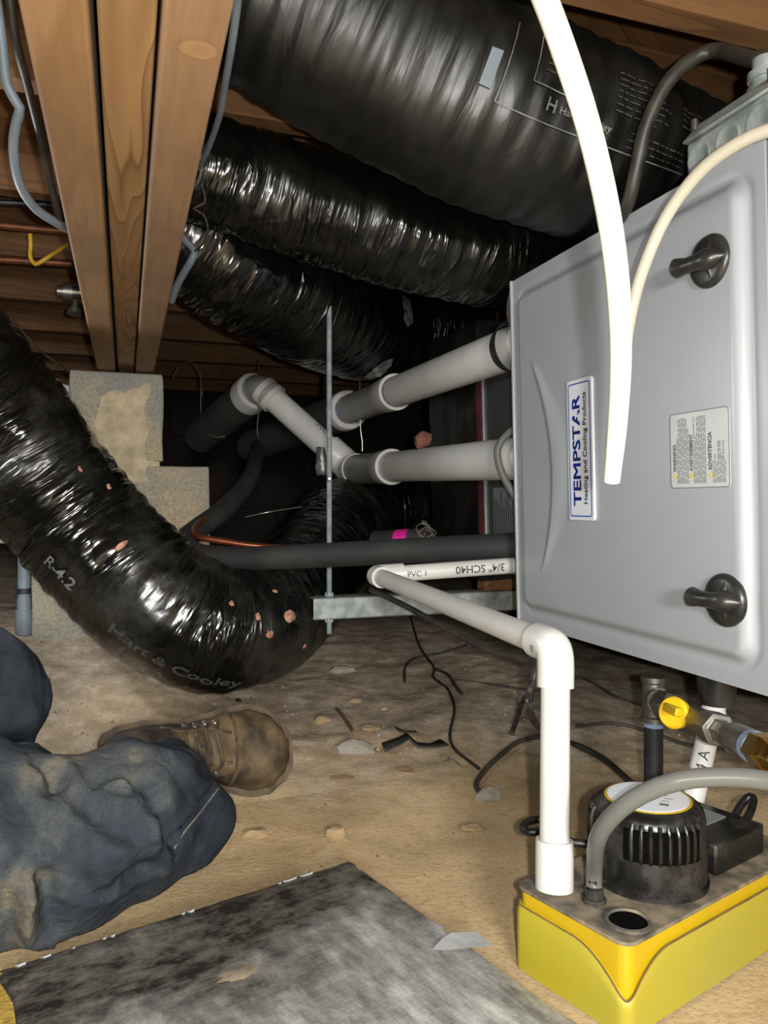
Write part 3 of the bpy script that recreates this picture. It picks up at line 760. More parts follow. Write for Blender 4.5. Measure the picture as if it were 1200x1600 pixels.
for i, v in enumerate(patchm.v): patchm.v[i] = v+noise.noise_vector(v*60)*.007
o = patchm.build('insulation_tuft', M['pink']); o.data.materials[0] = pm('dull_pink_insulation', '7a5145', '5a3a32', 60, .95); tag(o, 'small tuft of pink insulation between the two grey vent pipes', 'insulation')

# ------------------------------------------------------------------ flue pipes
fl = thing('vent_pipe', P(545, 640, 2.15), 'upper pale grey vent pipe with purple primer ring leaving the furnace', 'pipe', 'plastic vent pipes')
p0 = P(797, 545, 1.30); p1 = P(545, 640, 2.15); ax = (p1-p0).normalized(); Lp = (p1-p0).length; start = p0-ax*.075
def at_px(p0, p1, px):
    lo, hi = 0, 1
    for _ in range(40):
        m = (lo+hi)/2; q = p0.lerp(p1, m)
        if 600+F*q.x/q.y > px: lo = m
        else: hi = m
    return p0.lerp(p1, lo)
q = at_px(p0, p1, 618)
mb = MB(); mb.lathe(start, ax, [(0, .036), ((q-start).length+.03, .036)], 40); mb.build('pipe', M['pvcg'], fl)
mb = MB(); mb.lathe(q-ax*.018, ax, [(0, .0364), (.030, .0364)], 40, cap=False); mb.build('primer_ring', M['primer'], fl)
mb = MB(); mb.lathe(q, ax, [(0, .037), (0, .0425), (.004, .0435), (.07, .0425), (.085, .040), ((p1-q).length-.02, .040), ((p1-q).length, .040)], 40, cap=False); mb.build('coupling', M['pvcg2'], fl)
mb = MB(); mb.lathe(q-ax*.003, ax, [(0, .0365), (0, .0432), (.004, .0438), (.004, .0365)], 40, cap=False); mb.build('rim', M['pvcw'], fl)
mb = MB(); mb.lathe(p1-ax*.03, ax, [(0, .0402), (.03, .0402)], 40, cap=False); mb.build('primer_ring', M['primer'], fl)
mb = MB(); mb.lathe(p1, ax, [(0, .038), (0, .054), (.012, .057), (.06, .057), (.06, .04)], 44, cap=False); mb.build('flange', M['pvcw'], fl)
mb = MB(); e2 = P(395, 697, 2.75); mb.lathe(p1+ax*.03, e2-p1, [(0, .0555), ((e2-p1).length, .0555)], 36); mb.build('dark_pipe', M['pipedark'], fl)
fl2 = thing('vent_pipe', P(556, 733, 2.1), 'lower pale grey vent pipe bending up and left through two elbows', 'pipe', 'plastic vent pipes')
p0 = P(800, 717, 1.30); p1 = P(557, 733, 2.12); ax = (p1-p0).normalized(); start = p0-ax*.075
q = at_px(p0, p1, 612)
mb = MB(); mb.lathe(start, ax, [(0, .036), ((q-start).length+.03, .036)], 40); mb.build('pipe', M['pvcg'], fl2)
mb = MB(); mb.lathe(q, ax, [(0, .037), (0, .0425), (.004, .0435), (.06, .0425), (.07, .040), ((p1-q).length, .040)], 40, cap=False); mb.build('coupling', M['pvcg2'], fl2)
for c in (q, p1):
    mb = MB(); mb.lathe(c-ax*.003, ax, [(0, .0365), (0, .0435), (.005, .0442), (.005, .0365)], 40, cap=False); mb.build('rim', M['pvcw'], fl2)
pe = P(537, 722, 2.19); pd0 = P(520, 707, 2.19); pd1 = P(428, 624, 2.22); pf = P(402, 608, 2.27)
o = tubeobj('elbow', [p1, p1+ax*.05, pe, pd0, pd0.lerp(pd1, .08)], [.0425, .0432, .0432, .0432, .0425], M['pvcg'], fl2, seg=36)
o = tubeobj('pipe', [pd0, pd0.lerp(pd1, .5), pd1], .036, M['pvcg'], fl2, seg=36)
t_ = Tube([pd0, pd0.lerp(pd1, .5), pd1], .036, .01, 36); mb = MB(); th, v, i = t_.near(P(492, 664, 2.1))
text_on(mb, 'PVC', .022, lambda x, y: t_.surf(th+y/.036, v-x, .0006)); mb.build('lettering', M['labelink2'], fl2)
dd = (pd1-pd0).normalized()
mb = MB(); mb.lathe(pd1-dd*.004, dd, [(0, .0365), (0, .0432), (.005, .044), (.05, .043)], 36, cap=False); mb.build('rim', M['pvcg'], fl2)
o = tubeobj('elbow', [pd1+dd*.01, pd1+dd*.03, pf, pf+V3(-.03, .05, -.015)], [.043, .043, .042, .041], M['pvcg2'], fl2, seg=36)
e1 = P(318, 678, 2.62); ad_ = (e1-pf).normalized()
mb = MB(); mb.lathe(pf+ad_*.015, ad_, [(0, .040), (0, .056), (.012, .0585), (.05, .0585), (.05, .04)], 44, cap=False); mb.build('flange', M['pvcw'], fl2)
mb = MB(); mb.lathe(pf+ad_*.012, ad_, [(0, .0405), (.01, .046)], 40, cap=False); mb.build('primer_ring', M['primer'], fl2)
mb = MB(); mb.lathe(pf+ad_*.03, ad_, [(0, .0565), ((e1-pf).length, .0565)], 36); mb.build('dark_pipe', M['pipedark'], fl2)
# wire hangers holding the dark pipes
o = tubeobj('wire_hanger', [P(314, 585, 2.55), P(314, 640, 2.55), P(318, 668, 2.52), P(332, 682, 2.48), P(352, 682, 2.48)], .0016, M['wire'], seg=6); tag(o, 'thin wire hanger looped under the left end of the dark pipe', 'wire')
o = tubeobj('wire_hanger', [P(405, 560, 2.3), P(404, 640, 2.22), P(402, 665, 2.2), P(403, 682, 2.2), P(410, 690, 2.25)], .0016, M['wire'], seg=6); tag(o, 'thin wire hanger beside the ring where the bent pipe ends', 'wire')
o = tubeobj('wire_hanger', [P(562, 560, 2.06), P(563, 660, 2.05), P(566, 690, 2.05), P(566, 705, 2.05)], .0012, M['wire'], seg=6); tag(o, 'thin wire dropping from upper vent pipe to the lower one', 'wire')
mb = MB(); mb.lathe(P(797, 545, 1.285), -A, [(0, .039), (.02, .046), (.035, .046)], 32, cap=False); o = mb.build('rubber_grommet', M['knob'], None); tag(o, 'black rubber collar where the upper vent pipe leaves the furnace', 'collar')
o = tubeobj('drain_tube', [P(812, 665, 1.24), P(793, 678, 1.235), P(778, 700, 1.235), P(781, 730, 1.235), P(796, 762, 1.235), P(815, 790, 1.235)], .006, M['vinyl'], seg=12); tag(o, 'clear drain tube looping in front of the lower vent pipe', 'tube')
o = tubeobj('drain_tube', [P(818, 432, 1.26), P(803, 450, 1.26), P(796, 480, 1.26), P(800, 510, 1.26), P(818, 540, 1.26)], .005, M['vinyl'], seg=12); tag(o, 'clear drain tube above the upper vent pipe at the cabinet corner', 'tube')

# ------------------------------------------------------------------ strut and threaded rod
Y0 = 1.45; s0 = P(490, 951, Y0); s0.z = HC-.179-.0205
st_ = thing('strut_channel', s0+B*.4-Z*.021, 'galvanised steel strut channel hung under the equipment', 'strut')
mb = MB(); L_ = .95
def sl(a, z0, z1, t0, t1): mb.box(s0+A*t0+Z*z0, B*L_, A*(t1-t0), Z*(z1-z0))
sl(0, -.0205, .0205, 0, .0025); sl(0, .018, .0205, 0, .041); sl(0, -.0205, -.018, 0, .041); sl(0, .011, .018, .0385, .041); sl(0, -.018, -.011, .0385, .041)
mb.build('channel', M['galv'], st_)
rodx = s0+B*((519-600)/F*1.47-s0.x)/B.x+A*.02
rod = thing('threaded_rod', (rodx.x, rodx.y, P(519, 990, rodx.y).z), 'threaded zinc rod hanging vertically through the strut', 'rod')
zb = P(519, 990, rodx.y).z; zt = HC+ZJ+.05
m_ = MB(); pr = []; z = 0; 
while z < zt-zb: pr += [(z, .0056), (z+.0016, .0047)]; z += .0032
m_.lathe((rodx.x, rodx.y, zb), Z, pr, 12); m_.build('rod', M['zinc'], rod)
for zz in (s0.z+.0207, s0.z-.0207-.008):
    m_ = MB(); m_.lathe((rodx.x, rodx.y, zz), Z, [(0, .0095), (.008, .0095)], 6); m_.build('nut', M['zinc'], rod, bevel=.0008)
m_ = MB(); m_.cbox(P(515, 748, 1.45)+V3(.0, 0, 0), V3(.008, 0, 0), V3(0, .008, 0), V3(0, 0, .008)); m_.build('small_nut', M['zinc'], rod, bevel=.002)
mb = MB(); q = s0+B*.36+A*.005+Z*.021; mb.box(q, B*.22, A*.038, Z*.036); o = mb.build('wood_block', M['joist'], bevel=.002); tag(o, 'short pale wood block lying on the strut against the furnace', 'wood block')

# ------------------------------------------------------------------ insulated line and copper tube
o = tubeobj('insulated_line', [P(870, 846, 1.27), P(800, 853, 1.29), P(650, 860, 1.35), P(500, 868, 1.41), P(400, 872, 1.44), P(335, 871, 1.46), P(302, 864, 1.48), P(289, 846, 1.53), P(310, 826, 1.60), P(345, 800, 1.68), P(376, 768, 1.85), P(394, 738, 2.1), P(402, 705, 2.5), P(404, 680, 2.9)], .0225, M['foam'], seg=24)
tag(o, 'thick black foam covered line bending round in front of the pier', 'pipe')
o = tubeobj('copper_tube', [P(470, 858, 1.50), P(400, 853, 1.48), P(345, 845, 1.475), P(312, 839, 1.48), P(303, 831, 1.51), P(310, 818, 1.57), P(332, 806, 1.64), P(348, 805, 1.72)], .0062, M['copper'], seg=12, step=.006)
tag(o, 'slim bent copper tube beside the black foam covered line', 'pipe')
# pink taped stub and wire tangle
ts = thing('tape_banded_stub', P(625, 842, 1.60), 'short black stub with a hot pink tape band above the foam line', 'pipe stub')
mb = MB(); q0, q1 = P(585, 846, 1.62), P(672, 842, 1.56); mb.lathe(q0, q1-q0, [(0, .022), ((q1-q0).length, .022)], 24); mb.build('stub', M['foam'], ts)
mb = MB(); mb.lathe(q0.lerp(q1, .42), q1-q0, [(0, .0226), (.030, .0226)], 24, cap=False); mb.build('tape_band', M['hotpink'], ts)
rnd = random.Random(2); pts = [P(665+rnd.uniform(-16, 16), 828+rnd.uniform(-18, 14), 1.53+rnd.uniform(-.02, .02)) for i in range(16)]
o = tubeobj('wire_tangle', pts, .0011, M['wire'], seg=5, step=.004); tag(o, 'tangle of thin pale wire next to the pink tape', 'wire')
# ties behind
o = tubeobj('tie_wire', [P(383, 808, 1.72), P(420, 800, 1.75), P(470, 792, 1.72)], .0012, M['wire'], seg=6); tag(o, 'fine tie wire from the foam covered line to the sagging duct', 'wire')
m_ = MB(); m_.lathe(P(502, 742, 1.95), (0, 0, 1), [(0, .012), (.02, .016), (.05, .013), (.07, .009)], 14)
for i, v in enumerate(m_.v): m_.v[i] = v+noise.noise_vector(v*70)*.006
o = m_.build('foil_scrap', M['foil_tape']); tag(o, 'crumpled shiny foil scrap below the bend of the vent pipe', 'foil')

# ------------------------------------------------------------------ white condensate drain
dr = thing('drain_pipe', P(866, 1388, .689), 'white plastic drain pipe bending down into the yellow pump', 'pipe')
e1_ = P(588, 899, 1.25); e2_ = P(868, 1012, .715); base = P(866, 1388, .689); farp = P(850, 880, 1.29)
r_ = .0134; R_ = .0170
mb = MB(); mb.lathe(e1_+(farp-e1_)*.08, farp-e1_, [(0, r_), ((farp-e1_).length*.92, r_)], 28); mb.build('pipe', M['pvcw'], dr)
t_ = Tube([e1_, e1_.lerp(farp, .5), farp], r_, .01, 28); mb = MB(); th, v, i = t_.near(P(777, 887, 1.25))
text_on(mb, '3/4" SCH40', .019, lambda x, y: t_.surf(th+TD*(y-.006)/r_, v-x, .0004), .0002) if False else None
TD = 1 if t_.surf(th+.3, v).z < t_.surf(th, v).z else -1
text_on(mb, '3/4" SCH40', .0175, lambda x, y: t_.surf(th+TD*(y-.0065)/r_, v-x+.01+.0, .0004), .0002)
mb.build('lettering', M['ink'], dr); mb = MB()
th, v, i = t_.near(P(644, 899, 1.25)); text_on(mb, 'PVC 1', .013, lambda x, y: t_.surf(th+TD*(-y+.002)/r_, v+x-.012, .0004))
mb.build('lettering', M['ink'], dr)
df = (farp-e1_).normalized(); dg = (e2_-e1_).normalized()
mb = MB()
Tube([e1_+df*.045, e1_+df*.012, e1_+(df+dg)*.001, e1_+dg*.012, e1_+dg*.03], [R_, R_, R_*.98, R_, R_], .003, 28).mesh(mb); mb.build('elbow', M['pvcw'], dr)
mb = MB(); mb.lathe(e1_+dg*.02, dg, [(0, r_), ((e2_-e1_).length-.03, r_)], 28); mb.build('pipe', M['pvcw'], dr)
dn = (base-e2_).normalized()
mb = MB(); Tube([e2_-dg*.034, e2_-dg*.012, e2_+(dn-dg)*.003, e2_+dn*.014, e2_+dn*.036], [R_, R_, R_*1.0, R_, R_], .003, 28).mesh(mb); el = mb.build('elbow', M['pvcw'], dr)
t_ = Tube([e2_-dg*.034, e2_-dg*.008], R_, .004, 28); th, v, i = t_.near(P(845, 1014, .7)); mb = MB(); rnd = random.Random(4)
for k in range(12):
    x = k*.0016-.006; wd = rnd.choice((.0005, .0009)); hb = [(-.0035+j*.00175) for j in range(5)]
    mb.add([t_.surf(th+y_/R_, v+x+d_, .0020) for y_ in hb for d_ in (0, wd)], [(2*j, 2*j+1, 2*j+3, 2*j+2) for j in range(4)], smooth=False)
mb.build('barcode', M['ink'], el)
mb = MB(); mb.lathe(e2_+dn*.02, dn, [(0, r_), ((base-e2_).length-.02, r_)], 28); mb.build('pipe', M['pvcw'], dr)
mb = MB(); mb.lathe(base, -dn, [(0, R_), (.040, R_), (.042, R_*.97), (.042, r_)], 28); mb.build('coupling', M['pvcw'], dr)

# ------------------------------------------------------------------ condensate pump
PL = Vector((.811, .585, 0)).normalized(); PW = Vector((-PL.y, PL.x, 0)); PF = Vector((.19, .599, 0))
ZL = HC-.345; PLEN = .285; PWID = .122
def PC(a, b, z): return PF+PL*a+PW*b+Z*z
pu = thing('condensate_pump', PC(PLEN/2, PWID/2, 0), 'yellow condensate pump with black motor and round white label', 'pump')
def perim(off, r, k=10):
    out = []
    x0, x1, y0, y1 = -off, PLEN+off, -off, PWID+off; r = r+off
    for (cx, cy, a0) in ((x1-r, y1-r, 0), (x0+r, y1-r, PI/2), (x0+r, y0+r, PI), (x1-r, y0+r, 1.5*PI)):
        for i in range(k+1):
            a = a0+PI/2*i/k; out.append((cx+r*math.cos(a), cy+r*math.sin(a)))
    # resample
    res = []; n = len(out)
    for i in range(n):
        a = Vector(out[i]); b = Vector(out[(i+1) % n]); L = (b-a).length; kk = max(1, int(L/.006))
        for j in range(kk): res.append(a.lerp(b, j/kk))
    return res
# inner tank
pm_ = perim(-.002, .012); mb = MB(); n = len(pm_); rows = [0.004, .02, .04, .06, ZL-.006, ZL-.003]
mb.add([PC(q.x, q.y, z) for z in rows for q in pm_], [(j*n+i, j*n+(i+1) % n, (j+1)*n+(i+1) % n, (j+1)*n+i) for j in range(len(rows)-1) for i in range(n)]+[tuple(range(n))[::-1]])
tank = mb.build('tank', M['tankhi'], pu, auto=False)
# outer shell whose top edge dips at the corners
def edge_h(q):
    d = min(math.hypot(q.x-cx, q.y-cy) for cx in (0, PLEN) for cy in (0, PWID) )
    left = math.hypot(q.x-0, q.y-PWID) < math.hypot(q.x, q.y) and q.x < PLEN/2
    dip = .034*max(0, 1-d/.055)**2
    return ZL-.017-(0 if left and q.x < .05 else dip)
pm_ = perim(.0005, .010); n = len(pm_); mb = MB(); R0 = 8; vs_ = []
for j in range(R0+1):
    for q in pm_:
        e = edge_h(q); t = j/R0; c = Vector((PLEN/2, PWID/2)); bul = .0
        z = .002+(e-.002)*t
        off = (q-c).normalized()*(.0015 if j < R0 else 0)
        vs_.append(PC(q.x+off.x, q.y+off.y, z))
for q in pm_:
    e = edge_h(q); c = Vector((PLEN/2, PWID/2)); off = (q-c).normalized()*-.004; vs_.append(PC(q.x+off.x, q.y+off.y, e+.0003))
mb.add(vs_, [(j*n+i, j*n+(i+1) % n, (j+1)*n+(i+1) % n, (j+1)*n+i) for j in range(R0+1) for i in range(n)]); mb.build('tank_shell', M['tank'], pu)
tubeobj('shell_edge', [PC(q.x, q.y, edge_h(q)+.0006) for q in pm_]+[PC(pm_[0].x, pm_[0].y, edge_h(pm_[0])+.0006)], .0007, M['stick'], pu, seg=6, step=.01, smooth=False)
# lid
pm_ = perim(.001, .012); n = len(pm_); mb = MB()
mb.add([PC(q.x, q.y, z) for z in (ZL-.003, ZL) for q in pm_], [tuple(range(n))[::-1], tuple(range(n, 2*n))]+[(i, (i+1) % n, n+(i+1) % n, n+i) for i in range(n)], smooth=False)
lid = mb.build('lid', M['lid'], pu, bevel=.001)
m_ = MB(); m_.lathe(PC(.029, .021, ZL-.0005), Z, [(0, .019), (.003, .019), (.0035, .0165), (.001, .0158), (.0008, 0)], 32); hr = m_.build('hole_rim', M['lid'], lid)
m_ = MB(); m_.lathe(PC(.029, .021, ZL+.0006), Z, [(0, .0155), (.0004, .0155)], 28); m_.build('port_hole', M['hole'], hr)  # flat black disc stands in for the shade inside the opening
# motor
MC = PC(.112, .061, ZL); mr = .0515; mh = .072
motor = MB().lathe(MC, Z, [(0, mr+.002), (.004, mr+.002), (.006, mr), (mh-.014, mr-.001), (mh-.006, mr-.003), (mh-.002, mr-.007), (mh, mr-.012), (mh, 0)], 72).build('motor_housing', M['pump'], pu)
# louvres: ribs proud of black boxes painted as slot shade, on the camera side and far-left side
face = math.atan2((-MC.y), (-MC.x))
def louvre(a, z0, z1):
    dv = Vector((math.cos(a), math.sin(a), 0)); tv = Vector((-dv.y, dv.x, 0))
    m_ = MB(); m_.cbox(MC+dv*(mr-.0005)+Z*(z0+z1)/2, tv*.0056, dv*.004, Z*(z1-z0)); m_.build('slot', M['hole'], motor)
    m_ = MB(); a2 = a+.078; dv2 = Vector((math.cos(a2), math.sin(a2), 0))
    Tube([MC+dv2*(mr-.002)+Z*(z0-.001), MC+dv2*(mr+.0006)+Z*(z0+.004), MC+dv2*(mr+.0006)+Z*(z1-.004), MC+dv2*(mr-.003)+Z*(z1+.004)], .0021, .004, 8).mesh(m_); m_.build('rib', M['pump'], motor)
for k in range(9): louvre(face-.34+k*.155, .033, .060)
for k in range(5): louvre(face-1.30-k*.155, .020, .060)
m_ = MB(); m_.lathe(MC+Z*(mh-.0002), Z, [(0, .039), (.0006, .039), (.0008, .0375)], 48, cap=True); lbl = m_.build('label_disc', M['tankhi'], pu)
m_ = MB(); m_.lathe(MC+Z*(mh+.0005), Z, [(0, .0365), (.0006, .0365)], 48); m_.build('label_face', M['badge'], lbl)
mb = MB(); u = Vector((math.cos(face+PI/2), math.sin(face+PI/2), 0)); v_ = Vector((-u.y, u.x, 0)); rnd = random.Random(8)
for r_2 in range(4):
    y = .012-r_2*.007; x = -.018
    while x < .016:
        L = rnd.uniform(.003, .008)
        if rnd.random() < .6: mb.box(MC+u*x+v_*y+Z*(mh+.0011), u*L, v_*.0016, Z*.0002)
        x += L+.002
mb.box(MC+u*.010-v_*.020+Z*(mh+.0011), u*.008, v_*.006, Z*.0002)
mb.build('label_print', M['labelink'], lbl)
# switch box behind the motor, grey cover, hanging loops
mb = MB(); mb.box(PC(.158, .020, ZL), PL*.085, PW*.075, Z*.030); sb = mb.build('switch_box', M['pump'], pu, bevel=.003)
mb = MB(); mb.box(PC(.170, .050, ZL+.0301), PL*.055, PW*.032, Z*.001); mb.build('switch_plate', M['labelink'], sb)
def loop(cx, cy, r, tilt):
    pts = []
    for k in range(17):
        a = 2*PI*k/16; pts.append(cx+PL*math.cos(a)*r*cy[0]+PW*math.sin(a)*r*cy[1]+Z*(math.cos(a)*r*tilt))
    return pts
tubeobj('hanging_loop', loop(PC(.265, .055, ZL+.022), (1, .35), .018, .8), .0042, M['pump'], pu, seg=10, step=.004)
tubeobj('hanging_loop', loop(P(838, 1290, .80), (1, .7), .016, .1), .004, M['pump'], pu, seg=10, step=.004)
tubeobj('loop_arm', [P(848, 1292, .79), PC(.07, PWID-.008, ZL+.022), PC(.09, PWID-.02, ZL+.02)], .004, M['pump'], pu, seg=10)
# hose barb and hose
bp = P(928, 1406, .667); bp.z = ZL
m_ = MB(); m_.lathe(bp, Z, [(0, .011), (.004, .011), (.004, .0085), (.012, .0085), (.012, .006), (.02, .006)], 6); m_.build('hose_barb', M['pump'], pu)
o = tubeobj('hose', [bp+Z*.012, bp+Z*.028+V3(0, -.001, 0), P(934, 1310, .625), P(960, 1272, .605), P(1005, 1240, .59), P(1060, 1220, .58), P(1130, 1214, .575), P(1205, 1221, .57), P(1300, 1245, .57)], .0071, M['vinyl'], seg=18)
tag(o, 'clear vinyl hose arching over the pump motor to the right', 'hose')

# ------------------------------------------------------------------ gas line
gl = thing('gas_line', P(1024, 1215, .93), 'black iron gas pipe with yellow valve handle and brass fitting', 'gas pipe')
t0 = P(1021, 1092, .95); ga = (P(1188, 1172, .66)-t0); gL = ga.length; ga.normalize()
m_ = MB(); m_.lathe((t0.x, t0.y, HC-.40), Z, [(0, .0115), (t0.z-.02-HC+.40, .0115)], 20); m_.build('drip_leg', M['iron'], gl)
m_ = MB(); m_.lathe((t0.x, t0.y, t0.z-.034), Z, [(0, .0122), (.008, .0122)], 20); m_.build('sealant_ring', M['sealant'], gl)
m_ = MB(); m_.lathe((t0.x, t0.y, t0.z-.028), Z, [(0, .0155), (.006, .0155), (.008, .0135), (.048, .0135), (.05, .0155), (.056, .0155)], 22); m_.lathe(t0, ga, [(0, .0135), (.018, .0135), (.02, .016), (.027, .016)], 22); m_.build('tee', M['steel'], gl)
m_ = MB(); m_.lathe(t0+ga*.026, ga, [(0, .011), (.018, .011), (.018, .019), (.048, .019), (.052, .0145), (.150, .0145), (.152, .0175), (.178, .0175), (.178, .011), (.20, .011)], 6, ref=(.2, .3, 1)); vb = m_.build('valve_body', M['steel'], gl, bevel=.001)
ref_l = Vector((-.75, -.55, .25)).normalized(); hc = t0+ga*.118+ref_l*.016
m_ = MB(); m_.lathe(hc, ref_l, [(0, .010), (.004, .016), (.012, .017), (.015, .015)], 26); vh = m_.build('valve_handle', M['valve'], gl)
sd = ga.cross(ref_l).normalized(); m_ = MB(); m_.cbox(hc+ref_l*.020-sd*.004+ga*.010, ga*.040, sd*.009, ref_l*.014); m_.build('handle_grip', M['valve'], vh, bevel=.002)
m_ = MB(); m_.lathe(t0+ga*.222, ga, [(0, .009), (.008, .009), (.008, .0115), (.016, .0115), (.018, .0145), (.062, .0145), (.064, .013)], 24); m_.build('connector', M['steel'], gl)
m_ = MB(); m_.lathe(t0+ga*.278, ga, [(0, .0148), (.010, .0148)], 24); m_.build('sealant_ring', M['sealant'], gl)
m_ = MB(); m_.lathe(t0+ga*.290, ga, [(0, .017), (.022, .017), (.026, .013), (.04, .012)], 6); m_.build('brass_nut', M['brass'], gl, bevel=.001)
tubeobj('flex_line', [t0+ga*.318, t0+ga*.345, t0+ga*.375+B*.03, t0+ga*.39+B*.10], .009, M['iron'], gl, seg=14)
# white drain trap
dtp = thing('trap_pipe', P(1085, 1240, .84), 'short white plastic trap pipe leaning behind the pump', 'pipe')
q0, q1 = P(1080, 1262, .84), P(1108, 1140, .87); dq = q1-q0
m_ = MB(); m_.lathe(q0-dq*.5, dq, [(0, .0118), (dq.length*1.5, .0118)], 24); m_.build('pipe', M['pvcw'], dtp)
m_ = MB(); m_.lathe(q1-dq*.1, dq, [(0, .0145), (.03, .0145), (.034, .0125), (.06, .012)], 24); m_.build('fitting', M['pvcw'], dtp)
t_ = Tube([q0, (q0+q1)/2, q1], .0118, .01, 24); th, v, i = t_.near(P(1092, 1208, .82)); mb = MB()
tdir = 1 if t_.surf(th+.3, v).x < t_.surf(th, v).x else -1
text_on(mb, '04 A', .016, lambda x, y: t_.surf(th+tdir*(y-.006)/.0118, v-.002+x, .0006)); mb.build('lettering', M['ink'], dtp)
m_ = MB(); m_.lathe(P(1120, 1100, .88), (0, 0, 1), [(0, .018), (.016, .021), (.05, .022)], 22); o = m_.build('rubber_boot', M['knob']); tag(o, 'black rubber drain boot under the furnace above the white trap pipe', 'fitting')

# ------------------------------------------------------------------ cables on the ground
def gcable(name, px, r, mat, label, lift=None):
    pts = [G(a, b, (r if len(q) == 2 else q[2])) for q in px for (a, b) in [q[:2]]]
    return tag(tubeobj(name, pts, r, M[mat], seg=8, step=.008), label, 'cable')
gcable('cable', [(640, 960), (655, 1010), (678, 1045), (677, 1060), (700, 1080), (710, 1110), (703, 1150), (712, 1175), (748, 1205)], .0028, 'cableblk', 'thin black cable winding down the dirt below the strut')
gcable('cable', [(848, 1155), (810, 1165), (775, 1190), (752, 1215), (744, 1232), (754, 1248)], .0042, 'cabledirt', 'dusty cable end curling to a pale stone near the drain pipe')
o = tubeobj('cable', [P(580, 921, 1.42), P(640, 950, 1.30), P(720, 995, 1.15), P(780, 1022, 1.05), P(826, 1032, .98), P(836, 1046, .95), P(828, 1085, .95), P(830, 1120, .97), G(860, 1158, .006), G(905, 1172, .006), G(945, 1195, .006), G(985, 1230, .006)], .0052, M['cableblk'], seg=10); tag(o, 'black cable following the drain pipe and dropping behind it to the pump', 'cable')
o = tubeobj('cable', [P(838, 1050, .96), P(825, 1090, .97), G(818, 1120, .03), G(800, 1150, .004)], .0045, M['cabledirt'], seg=8); tag(o, 'dusty cable end sticking down to the dirt left of the drain pipe', 'cable')
gcable('cable', [(705, 1065), (770, 1072), (850, 1082), (905, 1062), (960, 1090), (1010, 1108), (1060, 1120)], .003, 'cabledirt', 'dusty thin cable running across the grey dirt behind the drain pipe')
gcable('cable', [(900, 1140), (960, 1135), (1015, 1148), (1080, 1170), (1120, 1172), (1190, 1180)], .0035, 'cabledirt', 'dusty cable running behind the gas pipe and the white trap')
gcable('cable', [(682, 1048), (700, 1058), (712, 1076), (722, 1088)], .0035, 'cabledirt', 'short dusty root like cable branching off the thin black one')
gcable('cable', [(632, 1070), (634, 1045), (650, 1030), (690, 1022), (730, 1010)], .003, 'cabledirt', 'short dusty cable lying in shade below the strut')

# ------------------------------------------------------------------ foil faced board
T_ = Vector((-.04, .877, 0)); bu = Vector((-.82, -.572, 0)).normalized(); bv = Vector((-bu.y, bu.x, 0))
if bv.y > 0: bv = -bv
th_b = .022; bl, bw = .365, .62
fbz = max(fz(T_.x+bu.x*a+bv.x*b, T_.y+bu.y*a+bv.y*b) for a in (0, .12, .24, .365) for b in (0, .2, .4, .6))-.008
bx_ = Matrix(((bu.x, bv.x, 0, T_.x), (bu.y, bv.y, 0, T_.y), (0, 0, 1, fbz), (0, 0, 0, 1)))
fb = thing('duct_board', Vector((T_.x+bu.x*.18+bv.x*.3, T_.y+bu.y*.18+bv.y*.3, fbz)), 'dirty foil faced duct board lying on the sand in the foreground', 'board')
m_ = MB(); nn, mm = 40, 60; vs_ = []; fs = []
def edge_n(a, b): return .0035*noise.noise(Vector((a*40, b*40, 2)))
for j in range(mm+1):
    for i in range(nn+1):
        a, b = i/nn, j/mm; e = min(a*bl, (1-a)*bl, b*bw, (1-b)*bw)
        x = a*bl+(edge_n(0, b) if i == 0 else edge_n(9, b) if i == nn else 0); y = b*bw+(edge_n(a, 5) if j == 0 else 0)
        vs_.append((x, y, th_b-.003*math.exp(-e/.004)+.0022*noise.noise(Vector((a*5, b*8, 1)))+.0008*noise.noise(Vector((a*30, b*50, 1)))))
for j in range(mm):
    for i in range(nn): q = j*(nn+1)+i; fs.append((q, q+1, q+nn+2, q+nn+1))
m_.add(vs_, fs); ff = m_.build('foil_face', M['foil'], fb, M=bx_, auto=False)
m_ = MB(); m_.hexa([Vector(q) for q in ((.002, .002, 0), (bl-.002, .002, 0), (bl-.002, bw, 0), (.002, bw, 0), (.002, .002, th_b-.003), (bl-.002, .002, th_b-.003), (bl-.002, bw, th_b-.003), (.002, bw, th_b-.003))]); m_.build('fibreglass_core', M['fibre'], fb, M=bx_)
m_ = MB(); rnd = random.Random(21); x = 0
while x < bl-.02:
    L = rnd.choice((.003, .004, .006, .009, .016))
    if rnd.random() < .4: m_.hexa([V3(x, -.001, th_b-.004), V3(x+L, -.002, th_b-.0045), V3(x+L*.8, .003, th_b-.004), V3(x+L*.1, .002, th_b-.004), V3(x, -.001, th_b-.002), V3(x+L, -.002, th_b-.0025), V3(x+L*.8, .003, th_b-.0005), V3(x+L*.1, .002, th_b-.0005)])
    x += L+.004
o = m_.build('edge_glints', M['foilbright'], fb, M=bx_); o['kind'] = 'stuff'  # bright dashes stand in for light glinting along the back edge
def board_pt(px, py):
    # pixel to board local coordinates
    d = (HC-fbz-th_b)*F/(py-HY); q = P(px, py, d); v = q-T_; return v.dot(bu), v.dot(bv)
m_ = MB(); a0 = board_pt(668, 1478); a1 = board_pt(742, 1462); a2 = board_pt(768, 1482); a3 = board_pt(676, 1490)
pp = [board_pt(*q) for q in ((690, 1472), (705, 1462), (745, 1460), (770, 1484), (740, 1485), (700, 1490), (675, 1489))]
m_.add([(x, y, th_b+.003+.004*noise.noise(Vector((i, 3, 1)))) for i, (x, y) in enumerate(pp)], [tuple(range(len(pp)))], smooth=False); m_.build('bright_foil_fold', M['foilbright'], fb, M=bx_)
